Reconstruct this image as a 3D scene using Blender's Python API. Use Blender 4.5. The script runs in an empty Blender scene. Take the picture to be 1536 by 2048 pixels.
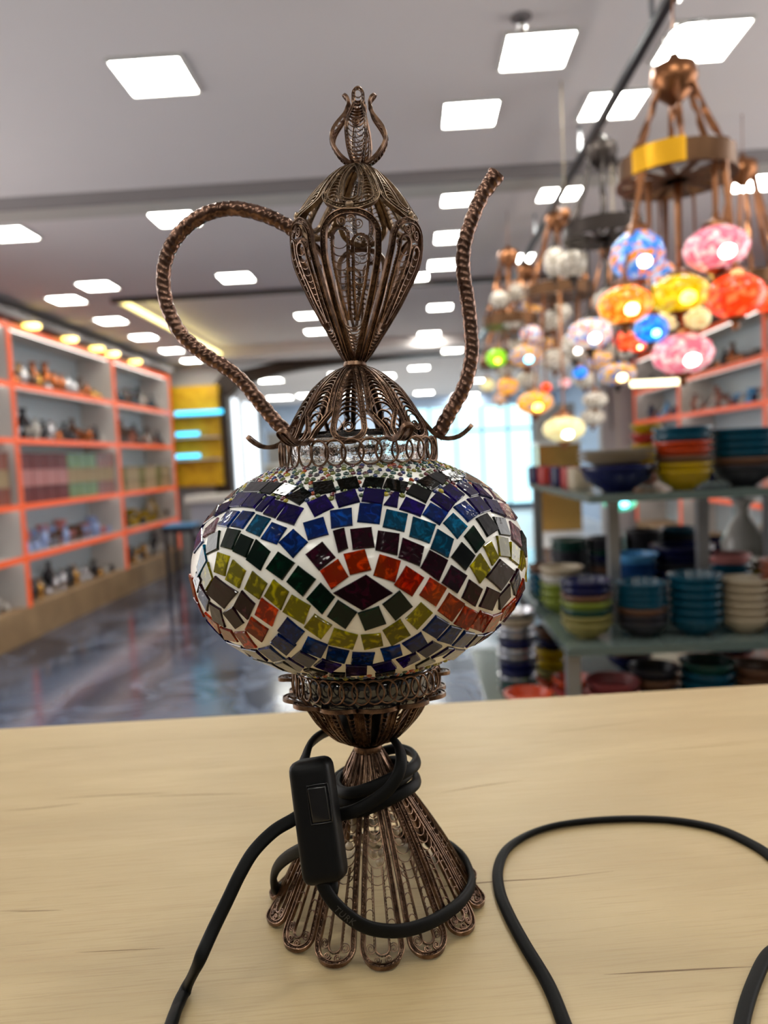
import bpy, math, random
import numpy as np
from mathutils import Vector, Matrix, Euler

# ------------------------------------------------------------------ camera
F = 1480.0                      # focal length in pixels of the 1536x2048 frame
def nz(v):
    v = np.array(v, float); return v/np.linalg.norm(v)
Yc = nz((825-768, 1024-915, -F))
Xc = np.array((1, .045, (57+.045*109)/F)); Xc = nz(Xc-np.dot(Xc, Yc)*Yc)
Zc = np.cross(Xc, Yc)
RW = np.array([Xc, Yc, Zc])     # camera axes -> world axes
CAM = np.array((.0307, -.385, .238))
sc = bpy.context.scene
COL = sc.collection
cd = bpy.data.cameras.new('camera'); cam = bpy.data.objects.new('camera', cd); COL.objects.link(cam)
M4 = Matrix.Identity(4)
for i in range(3):
    for j in range(3): M4[i][j] = RW[i][j]
    M4[i][3] = CAM[i]
cam.matrix_world = M4
cd.sensor_fit = 'VERTICAL'; cd.sensor_height = 24*2048/F; cd.sensor_width = 24*1536/F; cd.lens = 24
cd.clip_start = .02; cd.clip_end = 200
cd.dof.use_dof = True; cd.dof.focus_distance = .345; cd.dof.aperture_fstop = 24/3.6
sc.camera = cam
# ------------------------------------------------------------------ world, exposure
w = bpy.data.worlds.new('daylight'); sc.world = w; w.use_nodes = True
bg = w.node_tree.nodes['Background']
bg.inputs[0].default_value = (1.0, .965, .94, 1); bg.inputs[1].default_value = 3.7
sc.view_settings.view_transform = 'Standard'; sc.view_settings.look = 'None'
sc.view_settings.gamma = 1; sc.view_settings.use_curve_mapping = False
sc.view_settings.exposure = 0.05
sc.cycles.use_denoising = True
sc.cycles.max_bounces = 8; sc.cycles.diffuse_bounces = 4; sc.cycles.glossy_bounces = 4
sc.cycles.transmission_bounces = 6; sc.cycles.transparent_max_bounces = 8
sc.cycles.caustics_reflective = False; sc.cycles.caustics_refractive = False
sc.cycles.sample_clamp_indirect = 6
PANEL_STRENGTH = 30.0
DAY_STRENGTH = 1.0
random.seed(7); rng = np.random.default_rng(7)

def ray(x, y): return RW @ np.array(((x-768)/F, (1024-y)/F, -1.))
def at(x, y, Y):                 # the world point seen at a pixel, on the plane Y
    r = ray(x, y); return CAM + r*(Y-CAM[1])/r[1]
def atz(x, y, z):                # the world point seen at a pixel, on the height z
    r = ray(x, y); return CAM + r*(z-CAM[2])/r[2]
def atd(x, y, d): return at(x, y, CAM[1]+d)
def W(X, d, Z): return np.array((CAM[0]+X, CAM[1]+d, CAM[2]+Z))
FLOOR = CAM[2]-1.35
CEIL = CAM[2]+1.42

# ------------------------------------------------------------------ objects and tags
def link(o, parent=None):
    COL.objects.link(o)
    if parent is not None: o.parent = parent
    return o
def tag(o, label=None, cat=None, group=None, kind=None):
    if label: o['label'] = label
    if cat: o['category'] = cat
    if group: o['group'] = group
    if kind: o['kind'] = kind
    return o
def empty(name, loc=(0, 0, 0), rz=0, label=None, cat=None, group=None):
    o = bpy.data.objects.new(name, None); o.empty_display_size = .02
    o.location = tuple(loc); o.rotation_euler = (0, 0, rz); link(o)
    return tag(o, label, cat, group)
class MB:
    def __init__(s): s.v = []; s.f = []; s.n = 0; s.c = []
    def add(s, v, f, c=None):
        v = np.asarray(v, float).reshape(-1, 3)
        s.v.append(v); s.f.extend([tuple(int(i)+s.n for i in q) for q in f]); s.n += len(v)
        s.c.extend([c]*len(f)); return s
    def box(s, lo, hi, c=None):
        x0, y0, z0 = lo; x1, y1, z1 = hi
        v = [(x0,y0,z0),(x1,y0,z0),(x1,y1,z0),(x0,y1,z0),(x0,y0,z1),(x1,y0,z1),(x1,y1,z1),(x0,y1,z1)]
        return s.add(v, [(0,3,2,1),(4,5,6,7),(0,1,5,4),(1,2,6,5),(2,3,7,6),(3,0,4,7)], c)
    def lathe(s, prof, n=24, o=(0,0,0), caps=True, c=None):
        a = np.linspace(0, 2*math.pi, n, endpoint=False); V = []
        for r, z in prof:
            V.append(np.stack([o[0]+r*np.cos(a), o[1]+r*np.sin(a), np.full(n, o[2]+z)], 1))
        fs = []
        for i in range(len(prof)-1):
            for j in range(n):
                k = (j+1) % n; fs.append((i*n+j, i*n+k, (i+1)*n+k, (i+1)*n+j))
        if caps:
            fs.append(tuple(range(n-1, -1, -1))); b = (len(prof)-1)*n; fs.append(tuple(range(b, b+n)))
        return s.add(np.concatenate(V), fs, c)
    def sweep(s, pts, sec, nrm=None, closed=False, twist=0., scale=None, caps=True, c=None):
        P = np.asarray(pts, float); n = len(P)
        if closed: T = np.roll(P, -1, 0)-np.roll(P, 1, 0)
        else: T = np.gradient(P, axis=0)
        T /= np.maximum(np.linalg.norm(T, axis=1, keepdims=True), 1e-12)
        if nrm is None:
            N = np.zeros_like(P); up = np.array((0, 0, 1.)) if abs(T[0][2]) < .9 else np.array((1., 0, 0))
            N[0] = nz(up-T[0]*np.dot(up, T[0]))
            for i in range(1, n):
                q = N[i-1]-T[i]*np.dot(N[i-1], T[i]); N[i] = q/max(np.linalg.norm(q), 1e-9)
        else:
            N = np.asarray(nrm, float)
            if N.ndim == 1: N = np.tile(N, (n, 1))
            N = N-T*np.sum(N*T, 1, keepdims=True)
            N /= np.maximum(np.linalg.norm(N, axis=1, keepdims=True), 1e-9)
        B = np.cross(T, N)
        S = np.asarray(sec, float); m = len(S)
        if twist:
            L = np.concatenate([[0], np.cumsum(np.linalg.norm(np.diff(P, axis=0), axis=1))])*twist
            ca, sa = np.cos(L)[:, None], np.sin(L)[:, None]; B, N = B*ca+N*sa, N*ca-B*sa
        k = np.ones(n) if scale is None else np.asarray(scale, float)
        V = P[:, None, :]+k[:, None, None]*(S[None, :, 0, None]*B[:, None, :]+S[None, :, 1, None]*N[:, None, :])
        fs = []; R = n if closed else n-1
        for i in range(R):
            i2 = (i+1) % n
            for j in range(m):
                j2 = (j+1) % m; fs.append((i*m+j, i*m+j2, i2*m+j2, i2*m+j))
        if not closed and caps:
            fs.append(tuple(range(m-1, -1, -1))); fs.append(tuple((n-1)*m+j for j in range(m)))
        return s.add(V.reshape(-1, 3), fs, c)
    def ball(s, o, r, rz=None, n=10, c=None, ax=None):
        rz = r if rz is None else rz
        prof = [(r*math.sin(math.pi*i/6), -rz*math.cos(math.pi*i/6)) for i in range(1, 6)]
        a = np.linspace(0, 2*math.pi, n, endpoint=False); V = []
        for q, z in prof: V.append(np.stack([q*np.cos(a), q*np.sin(a), np.full(n, z)], 1))
        V = np.concatenate(V); V = np.concatenate([V, [(0,0,-rz),(0,0,rz)]]); fs = []
        for i in range(4):
            for j in range(n):
                k = (j+1) % n; fs.append((i*n+j, i*n+k, (i+1)*n+k, (i+1)*n+j))
        for j in range(n):
            k = (j+1) % n; fs.append((k, j, 5*n)); fs.append((4*n+j, 4*n+k, 5*n+1))
        if ax is not None:
            Z = nz(ax); X = nz(np.cross((0.3, .9, .1), Z)); Y = np.cross(Z, X)
            V = V[:, :1]*X+V[:, 1:2]*Y+V[:, 2:]*Z
        return s.add(V+np.asarray(o, float), fs, c)
    def build(s, name, mat, parent=None, smooth=False, loc=None, rot=None, auto=None):
        me = bpy.data.meshes.new(name)
        V = np.concatenate(s.v) if s.v else np.zeros((0, 3))
        me.from_pydata(V.tolist(), [], s.f)
        if any(x is not None for x in s.c):
            at_ = me.color_attributes.new('tint', 'FLOAT_COLOR', 'CORNER')
            buf = []
            for p, c in zip(s.f, s.c):
                c = c or (.5, .5, .5); buf.extend([c[0], c[1], c[2], 1.]*len(p))
            at_.data.foreach_set('color', buf)
        me.materials.append(mat)
        if smooth or auto:
            me.polygons.foreach_set('use_smooth', [True]*len(me.polygons))
            if auto: me.set_sharp_from_angle(angle=math.radians(auto))
        me.update()
        o = bpy.data.objects.new(name, me); link(o, parent)
        if loc is not None: o.location = tuple(loc)
        if rot is not None: o.rotation_euler = rot
        return o
def copy_tree(o, parent=None):
    c = o.copy(); COL.objects.link(c); c.parent = parent
    for ch in list(o.children): copy_tree(ch, c)
    return c
def circ(r, n=8, ry=None):
    ry = r if ry is None else ry
    return [(r*math.cos(2*math.pi*i/n), ry*math.sin(2*math.pi*i/n)) for i in range(n)]
def rect(w_, h_): return [(-w_/2, -h_/2), (w_/2, -h_/2), (w_/2, h_/2), (-w_/2, h_/2)]
def spline(P, n, closed=False):
    P = np.asarray(P, float); k = len(P); out = []
    if closed: Q = np.concatenate([P[-1:], P, P[:2]])
    else: Q = np.concatenate([[2*P[0]-P[1]], P, [2*P[-1]-P[-2]]])
    segs = k if closed else k-1
    for i in range(segs):
        p0, p1, p2, p3 = Q[i], Q[i+1], Q[i+2], Q[i+3]
        for t in np.linspace(0, 1, 8, endpoint=False):
            out.append(.5*((2*p1)+(-p0+p2)*t+(2*p0-5*p1+4*p2-p3)*t*t+(-p0+3*p1-3*p2+p3)*t**3))
    out.append(P[0] if closed else P[-1]); out = np.array(out)
    L = np.concatenate([[0], np.cumsum(np.linalg.norm(np.diff(out, axis=0), axis=1))])
    u = np.linspace(0, L[-1], n+1 if closed else n)
    if closed: u = u[:-1]
    return np.stack([np.interp(u, L, out[:, j]) for j in range(out.shape[1])], 1)

# ------------------------------------------------------------------ materials
def srgb(r, g, b):
    f = lambda c: (c/255/12.92) if c <= 10 else ((c/255+.055)/1.055)**2.4
    return (f(r), f(g), f(b))
MATS = {}
def mat(name, col=(.5,.5,.5), rough=.5, metal=0., emit=None, es=0., coat=0., trans=0., ior=1.45, noise=None, bump=None, spec=None):
    if name in MATS: return MATS[name]
    m = bpy.data.materials.new(name); m.use_nodes = True; nt = m.node_tree; p = nt.nodes['Principled BSDF']
    p.inputs['Base Color'].default_value = (*col, 1); p.inputs['Roughness'].default_value = rough
    p.inputs['Metallic'].default_value = metal; p.inputs['IOR'].default_value = ior
    p.inputs['Coat Weight'].default_value = coat; p.inputs['Coat Roughness'].default_value = .06
    p.inputs['Transmission Weight'].default_value = trans
    if spec is not None: p.inputs['Specular IOR Level'].default_value = spec
    if emit: p.inputs['Emission Color'].default_value = (*emit, 1); p.inputs['Emission Strength'].default_value = es
    tc = nt.nodes.new('ShaderNodeTexCoord')
    if noise:                      # (scale, other colour, stretch)
        c2, scl, st = noise
        mp = nt.nodes.new('ShaderNodeMapping'); mp.inputs['Scale'].default_value = st
        n = nt.nodes.new('ShaderNodeTexNoise'); n.inputs['Scale'].default_value = scl; n.inputs['Detail'].default_value = 5
        r = nt.nodes.new('ShaderNodeMapRange'); r.inputs[1].default_value = .35; r.inputs[2].default_value = .65
        x = nt.nodes.new('ShaderNodeMix'); x.data_type = 'RGBA'
        x.inputs[6].default_value = (*col, 1); x.inputs[7].default_value = (*c2, 1)
        nt.links.new(tc.outputs['Object'], mp.inputs[0]); nt.links.new(mp.outputs[0], n.inputs[0])
        nt.links.new(n.outputs[0], r.inputs[0]); nt.links.new(r.outputs[0], x.inputs[0])
        nt.links.new(x.outputs[2], p.inputs['Base Color'])
        if emit and es: nt.links.new(x.outputs[2], p.inputs['Emission Color'])
    if bump:
        scl, dist = bump
        n = nt.nodes.new('ShaderNodeTexNoise'); n.inputs['Scale'].default_value = scl; n.inputs['Detail'].default_value = 3
        b = nt.nodes.new('ShaderNodeBump'); b.inputs['Distance'].default_value = dist; b.inputs['Strength'].default_value = .6
        nt.links.new(tc.outputs['Object'], n.inputs[0]); nt.links.new(n.outputs[0], b.inputs['Height'])
        nt.links.new(b.outputs[0], p.inputs['Normal'])
    MATS[name] = m; return m

metal = mat('antique_copper', (.28,.165,.105), .34, .94, noise=((.095,.054,.036), 260, (1,1,1)), bump=(900, .0002))
metal_pipe = mat('hammered_copper', (.25,.14,.10), .30, .95, noise=((.10,.056,.04), 200, (1,1,1)))
solder_and_lit_copper = mat('solder_and_lit_copper', (.37,.26,.165), .38, .92, noise=((.14,.09,.058), 300, (1,1,1)))
black_rubber = mat('black_cord', (.005,.005,.005), .5, spec=.12, bump=(700,.00006))
black_plastic = mat('black_plastic', (.0045,.0045,.005), .42, spec=.16, bump=(2500,.00004))
black_gloss = mat('black_gloss', (.008,.008,.009), .12)
grout = mat('white_grout', srgb(246,243,236), .35, coat=.2, noise=(srgb(234,231,224), 60, (1,1,1)))
clear = mat('clear_glass', (1,1,1), .03, trans=1., ior=1.5, bump=(180,.0006))
pearl = mat('pale_bead', srgb(225,205,175), .15, coat=.6)
chrome = mat('chrome_steel', (.6,.6,.6), .2, 1.)

def tile_material():
    m = bpy.data.materials.new('stained_glass'); m.use_nodes = True; nt = m.node_tree; p = nt.nodes['Principled BSDF']
    a = nt.nodes.new('ShaderNodeAttribute'); a.attribute_name = 'tint'
    tc = nt.nodes.new('ShaderNodeTexCoord')
    n = nt.nodes.new('ShaderNodeTexNoise'); n.inputs['Scale'].default_value = 170; n.inputs['Detail'].default_value = 4; n.inputs['Distortion'].default_value = 1.6
    r = nt.nodes.new('ShaderNodeMapRange'); r.inputs[1].default_value = .50; r.inputs[2].default_value = .78; r.inputs[3].default_value = .62; r.inputs[4].default_value = 3.2  # streaky glass texture, its bright mottles standing in for light shining through
    vm = nt.nodes.new('ShaderNodeVectorMath'); vm.operation = 'SCALE'
    hs = nt.nodes.new('ShaderNodeHueSaturation'); hs.inputs['Saturation'].default_value = 1.15
    n3 = nt.nodes.new('ShaderNodeTexNoise'); n3.inputs['Scale'].default_value = 90
    r3 = nt.nodes.new('ShaderNodeMapRange'); r3.inputs[3].default_value = .485; r3.inputs[4].default_value = .52
    nt.links.new(tc.outputs['Object'], n3.inputs[0]); nt.links.new(n3.outputs[0], r3.inputs[0]); nt.links.new(r3.outputs[0], hs.inputs['Hue'])
    nt.links.new(tc.outputs['Object'], n.inputs[0]); nt.links.new(n.outputs[0], r.inputs[0])
    nt.links.new(a.outputs['Color'], vm.inputs[0]); nt.links.new(r.outputs[0], vm.inputs['Scale'])
    nt.links.new(vm.outputs[0], hs.inputs['Color']); nt.links.new(hs.outputs[0], p.inputs['Base Color'])
    p.inputs['Roughness'].default_value = .06; p.inputs['Specular IOR Level'].default_value = .22
    n2 = nt.nodes.new('ShaderNodeTexNoise'); n2.inputs['Scale'].default_value = 220; n2.inputs['Detail'].default_value = 2
    b = nt.nodes.new('ShaderNodeBump'); b.inputs['Distance'].default_value = .0003; b.inputs['Strength'].default_value = .45
    nt.links.new(tc.outputs['Object'], n2.inputs[0]); nt.links.new(n2.outputs[0], b.inputs['Height']); nt.links.new(b.outputs[0], p.inputs['Normal'])
    return m
glass_tile = tile_material()

def wood_material():
    m = bpy.data.materials.new('oak_laminate'); m.use_nodes = True; nt = m.node_tree; p = nt.nodes['Principled BSDF']; L = nt.links.new
    tc = nt.nodes.new('ShaderNodeTexCoord')
    mp = nt.nodes.new('ShaderNodeMapping'); mp.inputs['Rotation'].default_value = (0, 0, -.035)
    L(tc.outputs['Object'], mp.inputs[0])
    def nn(scale, st, det=6, dist=0.):
        q = nt.nodes.new('ShaderNodeMapping'); q.inputs['Scale'].default_value = st; L(mp.outputs[0], q.inputs[0])
        t = nt.nodes.new('ShaderNodeTexNoise'); t.inputs['Scale'].default_value = scale; t.inputs['Detail'].default_value = det; t.inputs['Distortion'].default_value = dist
        L(q.outputs[0], t.inputs[0]); return t.outputs[0]
    def rng_(src, a, b, c=0., d=1.):
        t = nt.nodes.new('ShaderNodeMapRange'); t.inputs[1].default_value = a; t.inputs[2].default_value = b; t.inputs[3].default_value = c; t.inputs[4].default_value = d
        L(src, t.inputs[0]); return t.outputs[0]
    def mix(f, a, b, mode='MIX'):
        x = nt.nodes.new('ShaderNodeMix'); x.data_type = 'RGBA'; x.blend_type = mode
        L(f, x.inputs[0])
        for s_, v in ((6, a), (7, b)):
            if isinstance(v, tuple): x.inputs[s_].default_value = (*v, 1)
            else: L(v, x.inputs[s_])
        return x.outputs[2]
    base = mix(rng_(nn(4, (1.2, 7, 1), 3, .6), .3, .7), srgb(172,150,110), srgb(189,167,126))
    base = mix(rng_(nn(9, (1.0, 14, 1), 5, .8), .52, .74, 0, .55), base, srgb(172,146,106))
    base = mix(rng_(nn(60, (.5, 14, 1), 4, .2), .52, .68, 0, .5), base, srgb(160,134,96))
    base = mix(rng_(nn(1.4, (1, 5, 1), 2), .35, .65, 0, .35), base, srgb(188,166,122))
    L(base, p.inputs['Base Color'])
    p.inputs['Roughness'].default_value = .42
    b = nt.nodes.new('ShaderNodeBump'); b.inputs['Distance'].default_value = .0004; b.inputs['Strength'].default_value = .5
    L(nn(60, (.5, 14, 1), 4, .2), b.inputs['Height']); L(b.outputs[0], p.inputs['Normal'])
    return m
oak = wood_material()

def marble_material():
    m = bpy.data.materials.new('dark_marble'); m.use_nodes = True; nt = m.node_tree; p = nt.nodes['Principled BSDF']; L = nt.links.new
    tc = nt.nodes.new('ShaderNodeTexCoord')
    n = nt.nodes.new('ShaderNodeTexNoise'); n.inputs['Scale'].default_value = 1.3; n.inputs['Detail'].default_value = 8; n.inputs['Distortion'].default_value = 1.2
    L(tc.outputs['Object'], n.inputs[0])
    cr = nt.nodes.new('ShaderNodeValToRGB'); e = cr.color_ramp.elements
    e[0].position = .35; e[0].color = (*srgb(36,44,62), 1); e[1].position = .60; e[1].color = (*srgb(78,90,112), 1)
    q = e.new(.47); q.color = (*srgb(48,58,78), 1); q = e.new(.50); q.color = (*srgb(104,116,138), 1); q = e.new(.53); q.color = (*srgb(54,64,84), 1)
    L(n.outputs[0], cr.inputs[0]); L(cr.outputs[0], p.inputs['Base Color'])
    p.inputs['Roughness'].default_value = .15; p.inputs['Specular IOR Level'].default_value = .55
    return m
marble = marble_material()
# ------------------------------------------------------------------ the room
ceil_m = mat('ceiling_paint', srgb(240,233,231), .8, noise=(srgb(232,225,223), .5, (1,1,1)))
beam_dark = mat('beam_painted_shade', srgb(140,134,134), .7)  # dark colour on the beam face stands in for a shadow gap
beam_light = mat('beam_trim', srgb(200,196,188), .6)
wall_m = mat('wall_paint', srgb(178,178,180), .7)
wall_pale = mat('pale_wall', srgb(205,210,215), .6)
brown = mat('brown_panel', srgb(62,46,36), .5, noise=(srgb(48,36,28), 3, (1,1,1)))
gold = mat('gold_panel', srgb(225,180,40), .35, 0, noise=(srgb(200,150,25), 2, (6,1,6)))
panel_m = mat('led_panel', (1,1,1), .5, emit=(1,.985,.9), es=PANEL_STRENGTH)
frame_w = mat('white_frame', srgb(225,225,220), .4)
cove_m = mat('warm_cove_led', (1,.9,.4), .5, emit=(1,.86,.34), es=3.5)
def struct(name, mb, m): return tag(mb.build(name, m), kind='structure')
def wbox(mb, X0, X1, d0, d1, Z0, Z1):
    return mb.box(W(X0, d0, Z0), W(X1, d1, Z1))
struct('floor', wbox(MB(), -3.7, 3.5, -3, 10.4, -1.40, -1.35), marble)
struct('floor_far', wbox(MB(), -3.7, 3.5, 10.4, 19, -1.40, -1.35), mat('white_bounce_floor', srgb(225,228,232), .3))  # hidden hall floor, made white to bounce light onto the hall ceiling
TX0, TX1, TD0, TD1 = -2.44, 1.25, 6.15, 9.7
c = MB()
wbox(c, -3.7, 3.5, -3, TD0, 1.42, 1.50); wbox(c, -3.7, TX0, TD0, TD1, 1.42, 1.50)
wbox(c, TX1, 3.5, TD0, TD1, 1.42, 1.50); wbox(c, -3.7, 3.5, TD1, 19, 1.42, 1.50)
wbox(c, TX0-.3, TX1+.3, TD0-.3, TD1+.3, 1.56, 1.60)
wbox(c, TX0-.04, TX0, TD0, TD1, 1.50, 1.56); wbox(c, TX1, TX1+.04, TD0, TD1, 1.50, 1.56)
wbox(c, TX0-.04, TX1+.04, TD0-.04, TD0, 1.50, 1.56); wbox(c, TX0-.04, TX1+.04, TD1, TD1+.04, 1.50, 1.56)
struct('ceiling', c, ceil_m)
t = MB(); wbox(t, TX0+.002, TX0+.02, TD0+.05, TD1-.05, 1.44, 1.475)
tag(t.build('cove_light', cove_m), 'warm yellow light strip along the edge of the raised ceiling tray', 'cove light')
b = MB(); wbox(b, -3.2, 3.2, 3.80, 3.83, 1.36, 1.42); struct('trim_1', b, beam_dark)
b = MB(); wbox(b, -3.2, 3.2, 3.83, 4.05, 1.375, 1.42); struct('trim_2', b, beam_light)
b = MB(); wbox(b, -2.42, 1.22, 6.10, 6.15, 1.385, 1.42); struct('trim_3', b, brown)
lw_ = MB(); wbox(lw_, -3.75, -3.62, 3.7, 10.4, -1.35, 1.42); wbox(lw_, -3.75, -3.62, -3.0, 1.4, -1.35, 1.42)  # unseen gap between the two wall runs is added to admit daylight
struct('wall_left', lw_, wall_pale)
rw_ = MB(); wbox(rw_, 3.42, 3.5, 3.7, 10.4, -1.35, 1.42); wbox(rw_, 3.42, 3.5, -3.0, 1.4, -1.35, 1.42)  # same added gap out of view, letting daylight in from this side
struct('wall_right', rw_, wall_pale)
# far wall with its arched opening
e1 = MB(); wbox(e1, -3.62, -2.55, 10.3, 10.45, -1.35, 1.42); wbox(e1, 2.6, 3.42, 10.3, 10.45, -1.35, 1.42)
struct('wall_back', e1, wall_m)
arch_lo = [(440,840),(452,800),(475,775),(508,762),(560,747),(612,737),(665,730),(748,722),(847,711),(925,706),(1040,702),(1190,706),(1215,740),(1225,860)]
pl = [atd(x, y, 10.28) for x, y in arch_lo]
V = []; fs = []
for i, p in enumerate(pl):
    up = .17 if 2 < i < 11 else .3
    q = p+np.array((0, 0, .19)); q[2] = min(q[2], CEIL-.005)
    if i in (0,): q = p+np.array((-.28, 0, 0))
    if i == 1: q = p+np.array((-.28, 0, .1))
    if i == 2: q = p+np.array((-.2, 0, .2))
    V += [p, q, p+(0,.18,0), q+(0,.18,0)]
for i in range(len(pl)-1):
    a = 4*i; b_ = a+4
    fs += [(a, b_, b_+1, a+1), (a+2, a+3, b_+3, b_+2), (a, a+2, b_+2, b_), (a+1, b_+1, b_+3, a+3)]
fs += [(0, 1, 3, 2), (4*len(pl)-4, 4*len(pl)-2, 4*len(pl)-1, 4*len(pl)-3)]
struct('trim_4', MB().add(V, fs), brown)
cl = MB(); wbox(cl, -2.75, -2.52, 10.2, 10.45, -1.35, 1.0); struct('trim_5', cl, brown)
# the hall beyond
wn2 = MB()  # added window, lets daylight in to brighten the hall
for d_ in (10.45, 12.3, 14.2, 16.1, 17.95): wbox(wn2, -3.75, -3.65, d_, d_+.05, -1.35, 1.42)
wbox(wn2, -3.75, -3.65, 10.45, 18, -1.35, -1.1)
f2_ = struct('window_added', wn2, frame_w)
wbox(MB(), -3.71, -3.70, 10.5, 17.95, -1.1, 1.42).build('pane', mat('pale_tinted_glass', (.55,.62,.68), .02, trans=1., ior=1.02), f2_)
blue_m = mat('cool_hall_wall', srgb(176,196,222), .6)
struct('wall_far_right', wbox(MB(), 3.42, 3.5, 10.45, 18, -1.35, 1.42), blue_m)
e2 = MB(); wbox(e2, -3.65, -.2, 17.9, 18, -1.35, 1.42); wbox(e2, 2.9, 3.42, 17.9, 18, -1.35, 1.42); wbox(e2, -.2, 2.9, 17.9, 18, 1.15, 1.42)
struct('wall_far_back', e2, blue_m)
sky_m = mat('bright_daylight', (0,0,0), .6, emit=(.42,.86,1.0), es=2.2)
wn = MB()
for X in (-.2, .42, 1.04, 1.66, 2.28, 2.86): wbox(wn, X, X+.05, 17.86, 17.92, -1.35, 1.15)
wbox(wn, -.2, 2.9, 17.86, 17.92, .55, .60); wbox(wn, -.2, 2.9, 17.86, 17.92, -1.35, -1.2)
f_ = struct('window_1', wn, mat('steel_mullion', srgb(96,120,140), .4, .5))
gp = wbox(MB(), -.2, 2.9, 17.90, 17.905, -1.2, 1.15).build('pane', mat('daylight_tint_glass', (.30,.56,.66), .02, trans=1., ior=1.02), f_)  # cyan tint puts the colour of the daylight into the glass
# unseen rear wall behind the camera, closed and dark to keep reflections off the tiles
rw = MB(); wbox(rw, -3.62, 3.42, -3.0, -2.9, -1.35, 1.42)
struct('wall_rear', rw, mat('dark_rear_wall', srgb(112,106,100), .6))

# ceiling lights
lights = [(310,150,.25),(350,435,.24),(472,553,.24),(20,465,.24),(195,570,.24),(133,598,.24),(222,640,.24),(287,673,.24),(343,700,.24),(383,720,.24),
 (1073,98,.235),(1400,80,.26),(940,225,.22),(1225,207,.235),(925,393,.225),(1120,383,.225),(905,472,.225),(890,527,.24),(1035,515,.22),(830,552,.2),
 (880,613,.24),(615,630,.24),(632,662,.24),(655,687,.24),(1080,655,.22),(1512,363,.25),(1545,567,.25),(858,667,.26),(838,735,.3),(848,785,.4),(905,700,.26),(960,760,.3),(1010,720,.25),(560,795,.5),(620,790,.5),(760,752,.5),(690,748,.5),(760,790,.6),(930,790,.6),(680,790,.6),(540,760,.4)]  # most of the larger panels at the end are added to brighten the hall
pos = []
for x, y, s in lights:
    p = atz(x, y, CEIL)-CAM
    z = 1.42
    if TX0 < p[0] < TX1 and TD0 < p[1] < TD1: p = p*1.56/1.42; z = 1.56
    pos.append((p[0], p[1], z, s))
for X, d in ((-2.3,1.5),(-.87,1.35),(.5,1.35),(1.4,1.35),(-1.9,-.2),(.4,-.9),(-.9,-.9),(1.7,-.9),(-2.2,-1.9),(-.9,-2.0),(.4,-2.0),(1.7,-1.9),(-1.2,.2),(.9,.2),(2.4,2.7),(-2.3,2.7)):  # extra panels out of view, added to light the lamp and counter
    pos.append((X, d, 1.42, .25))
lite = None
def where(X, d):
    side = 'row over the aisle shelving' if X < -1.9 else 'row over the open aisle' if X < -.5 else 'row above the mosaic lamp' if X < .6 else 'row along the chandelier rail' if X < 1.2 else 'outer row beyond the chandelier rail'
    return side
rows = sorted(pos, key=lambda q: (where(q[0], q[1]), q[1])); cnt = {}; ordn = ['first','second','third','fourth','fifth','sixth','seventh','eighth','ninth','tenth','eleventh','twelfth','thirteenth','fourteenth','fifteenth','sixteenth','seventeenth','eighteenth']
for X, d, z, s in rows:
    wd = where(X, d); k = cnt.get(wd, 0); cnt[wd] = k+1
    if lite is None:
        lite = empty('ceiling_light')
        fr = MB(); h = .5
        for a, b2 in (((-.5,-.5),(.5,-.46)),((-.5,.46),(.5,.5)),((-.5,-.46),(-.46,.46)),((.46,-.46),(.5,.46))):
            fr.box((a[0], a[1], -.012), (b2[0], b2[1], 0))
        fr.build('frame', frame_w, lite)
        MB().box((-.46,-.46,-.008), (.46,.46,0)).build('diffuser', panel_m, lite)
        o = lite
    else: o = copy_tree(lite)
    o.location = tuple(W(X, d, z)); o.scale = (s*1.06, s*1.06, 1)
    tag(o, f'square white ceiling light, {ordn[min(k,17)]} of the {wd}', 'ceiling light', 'square ceiling lights')

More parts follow.
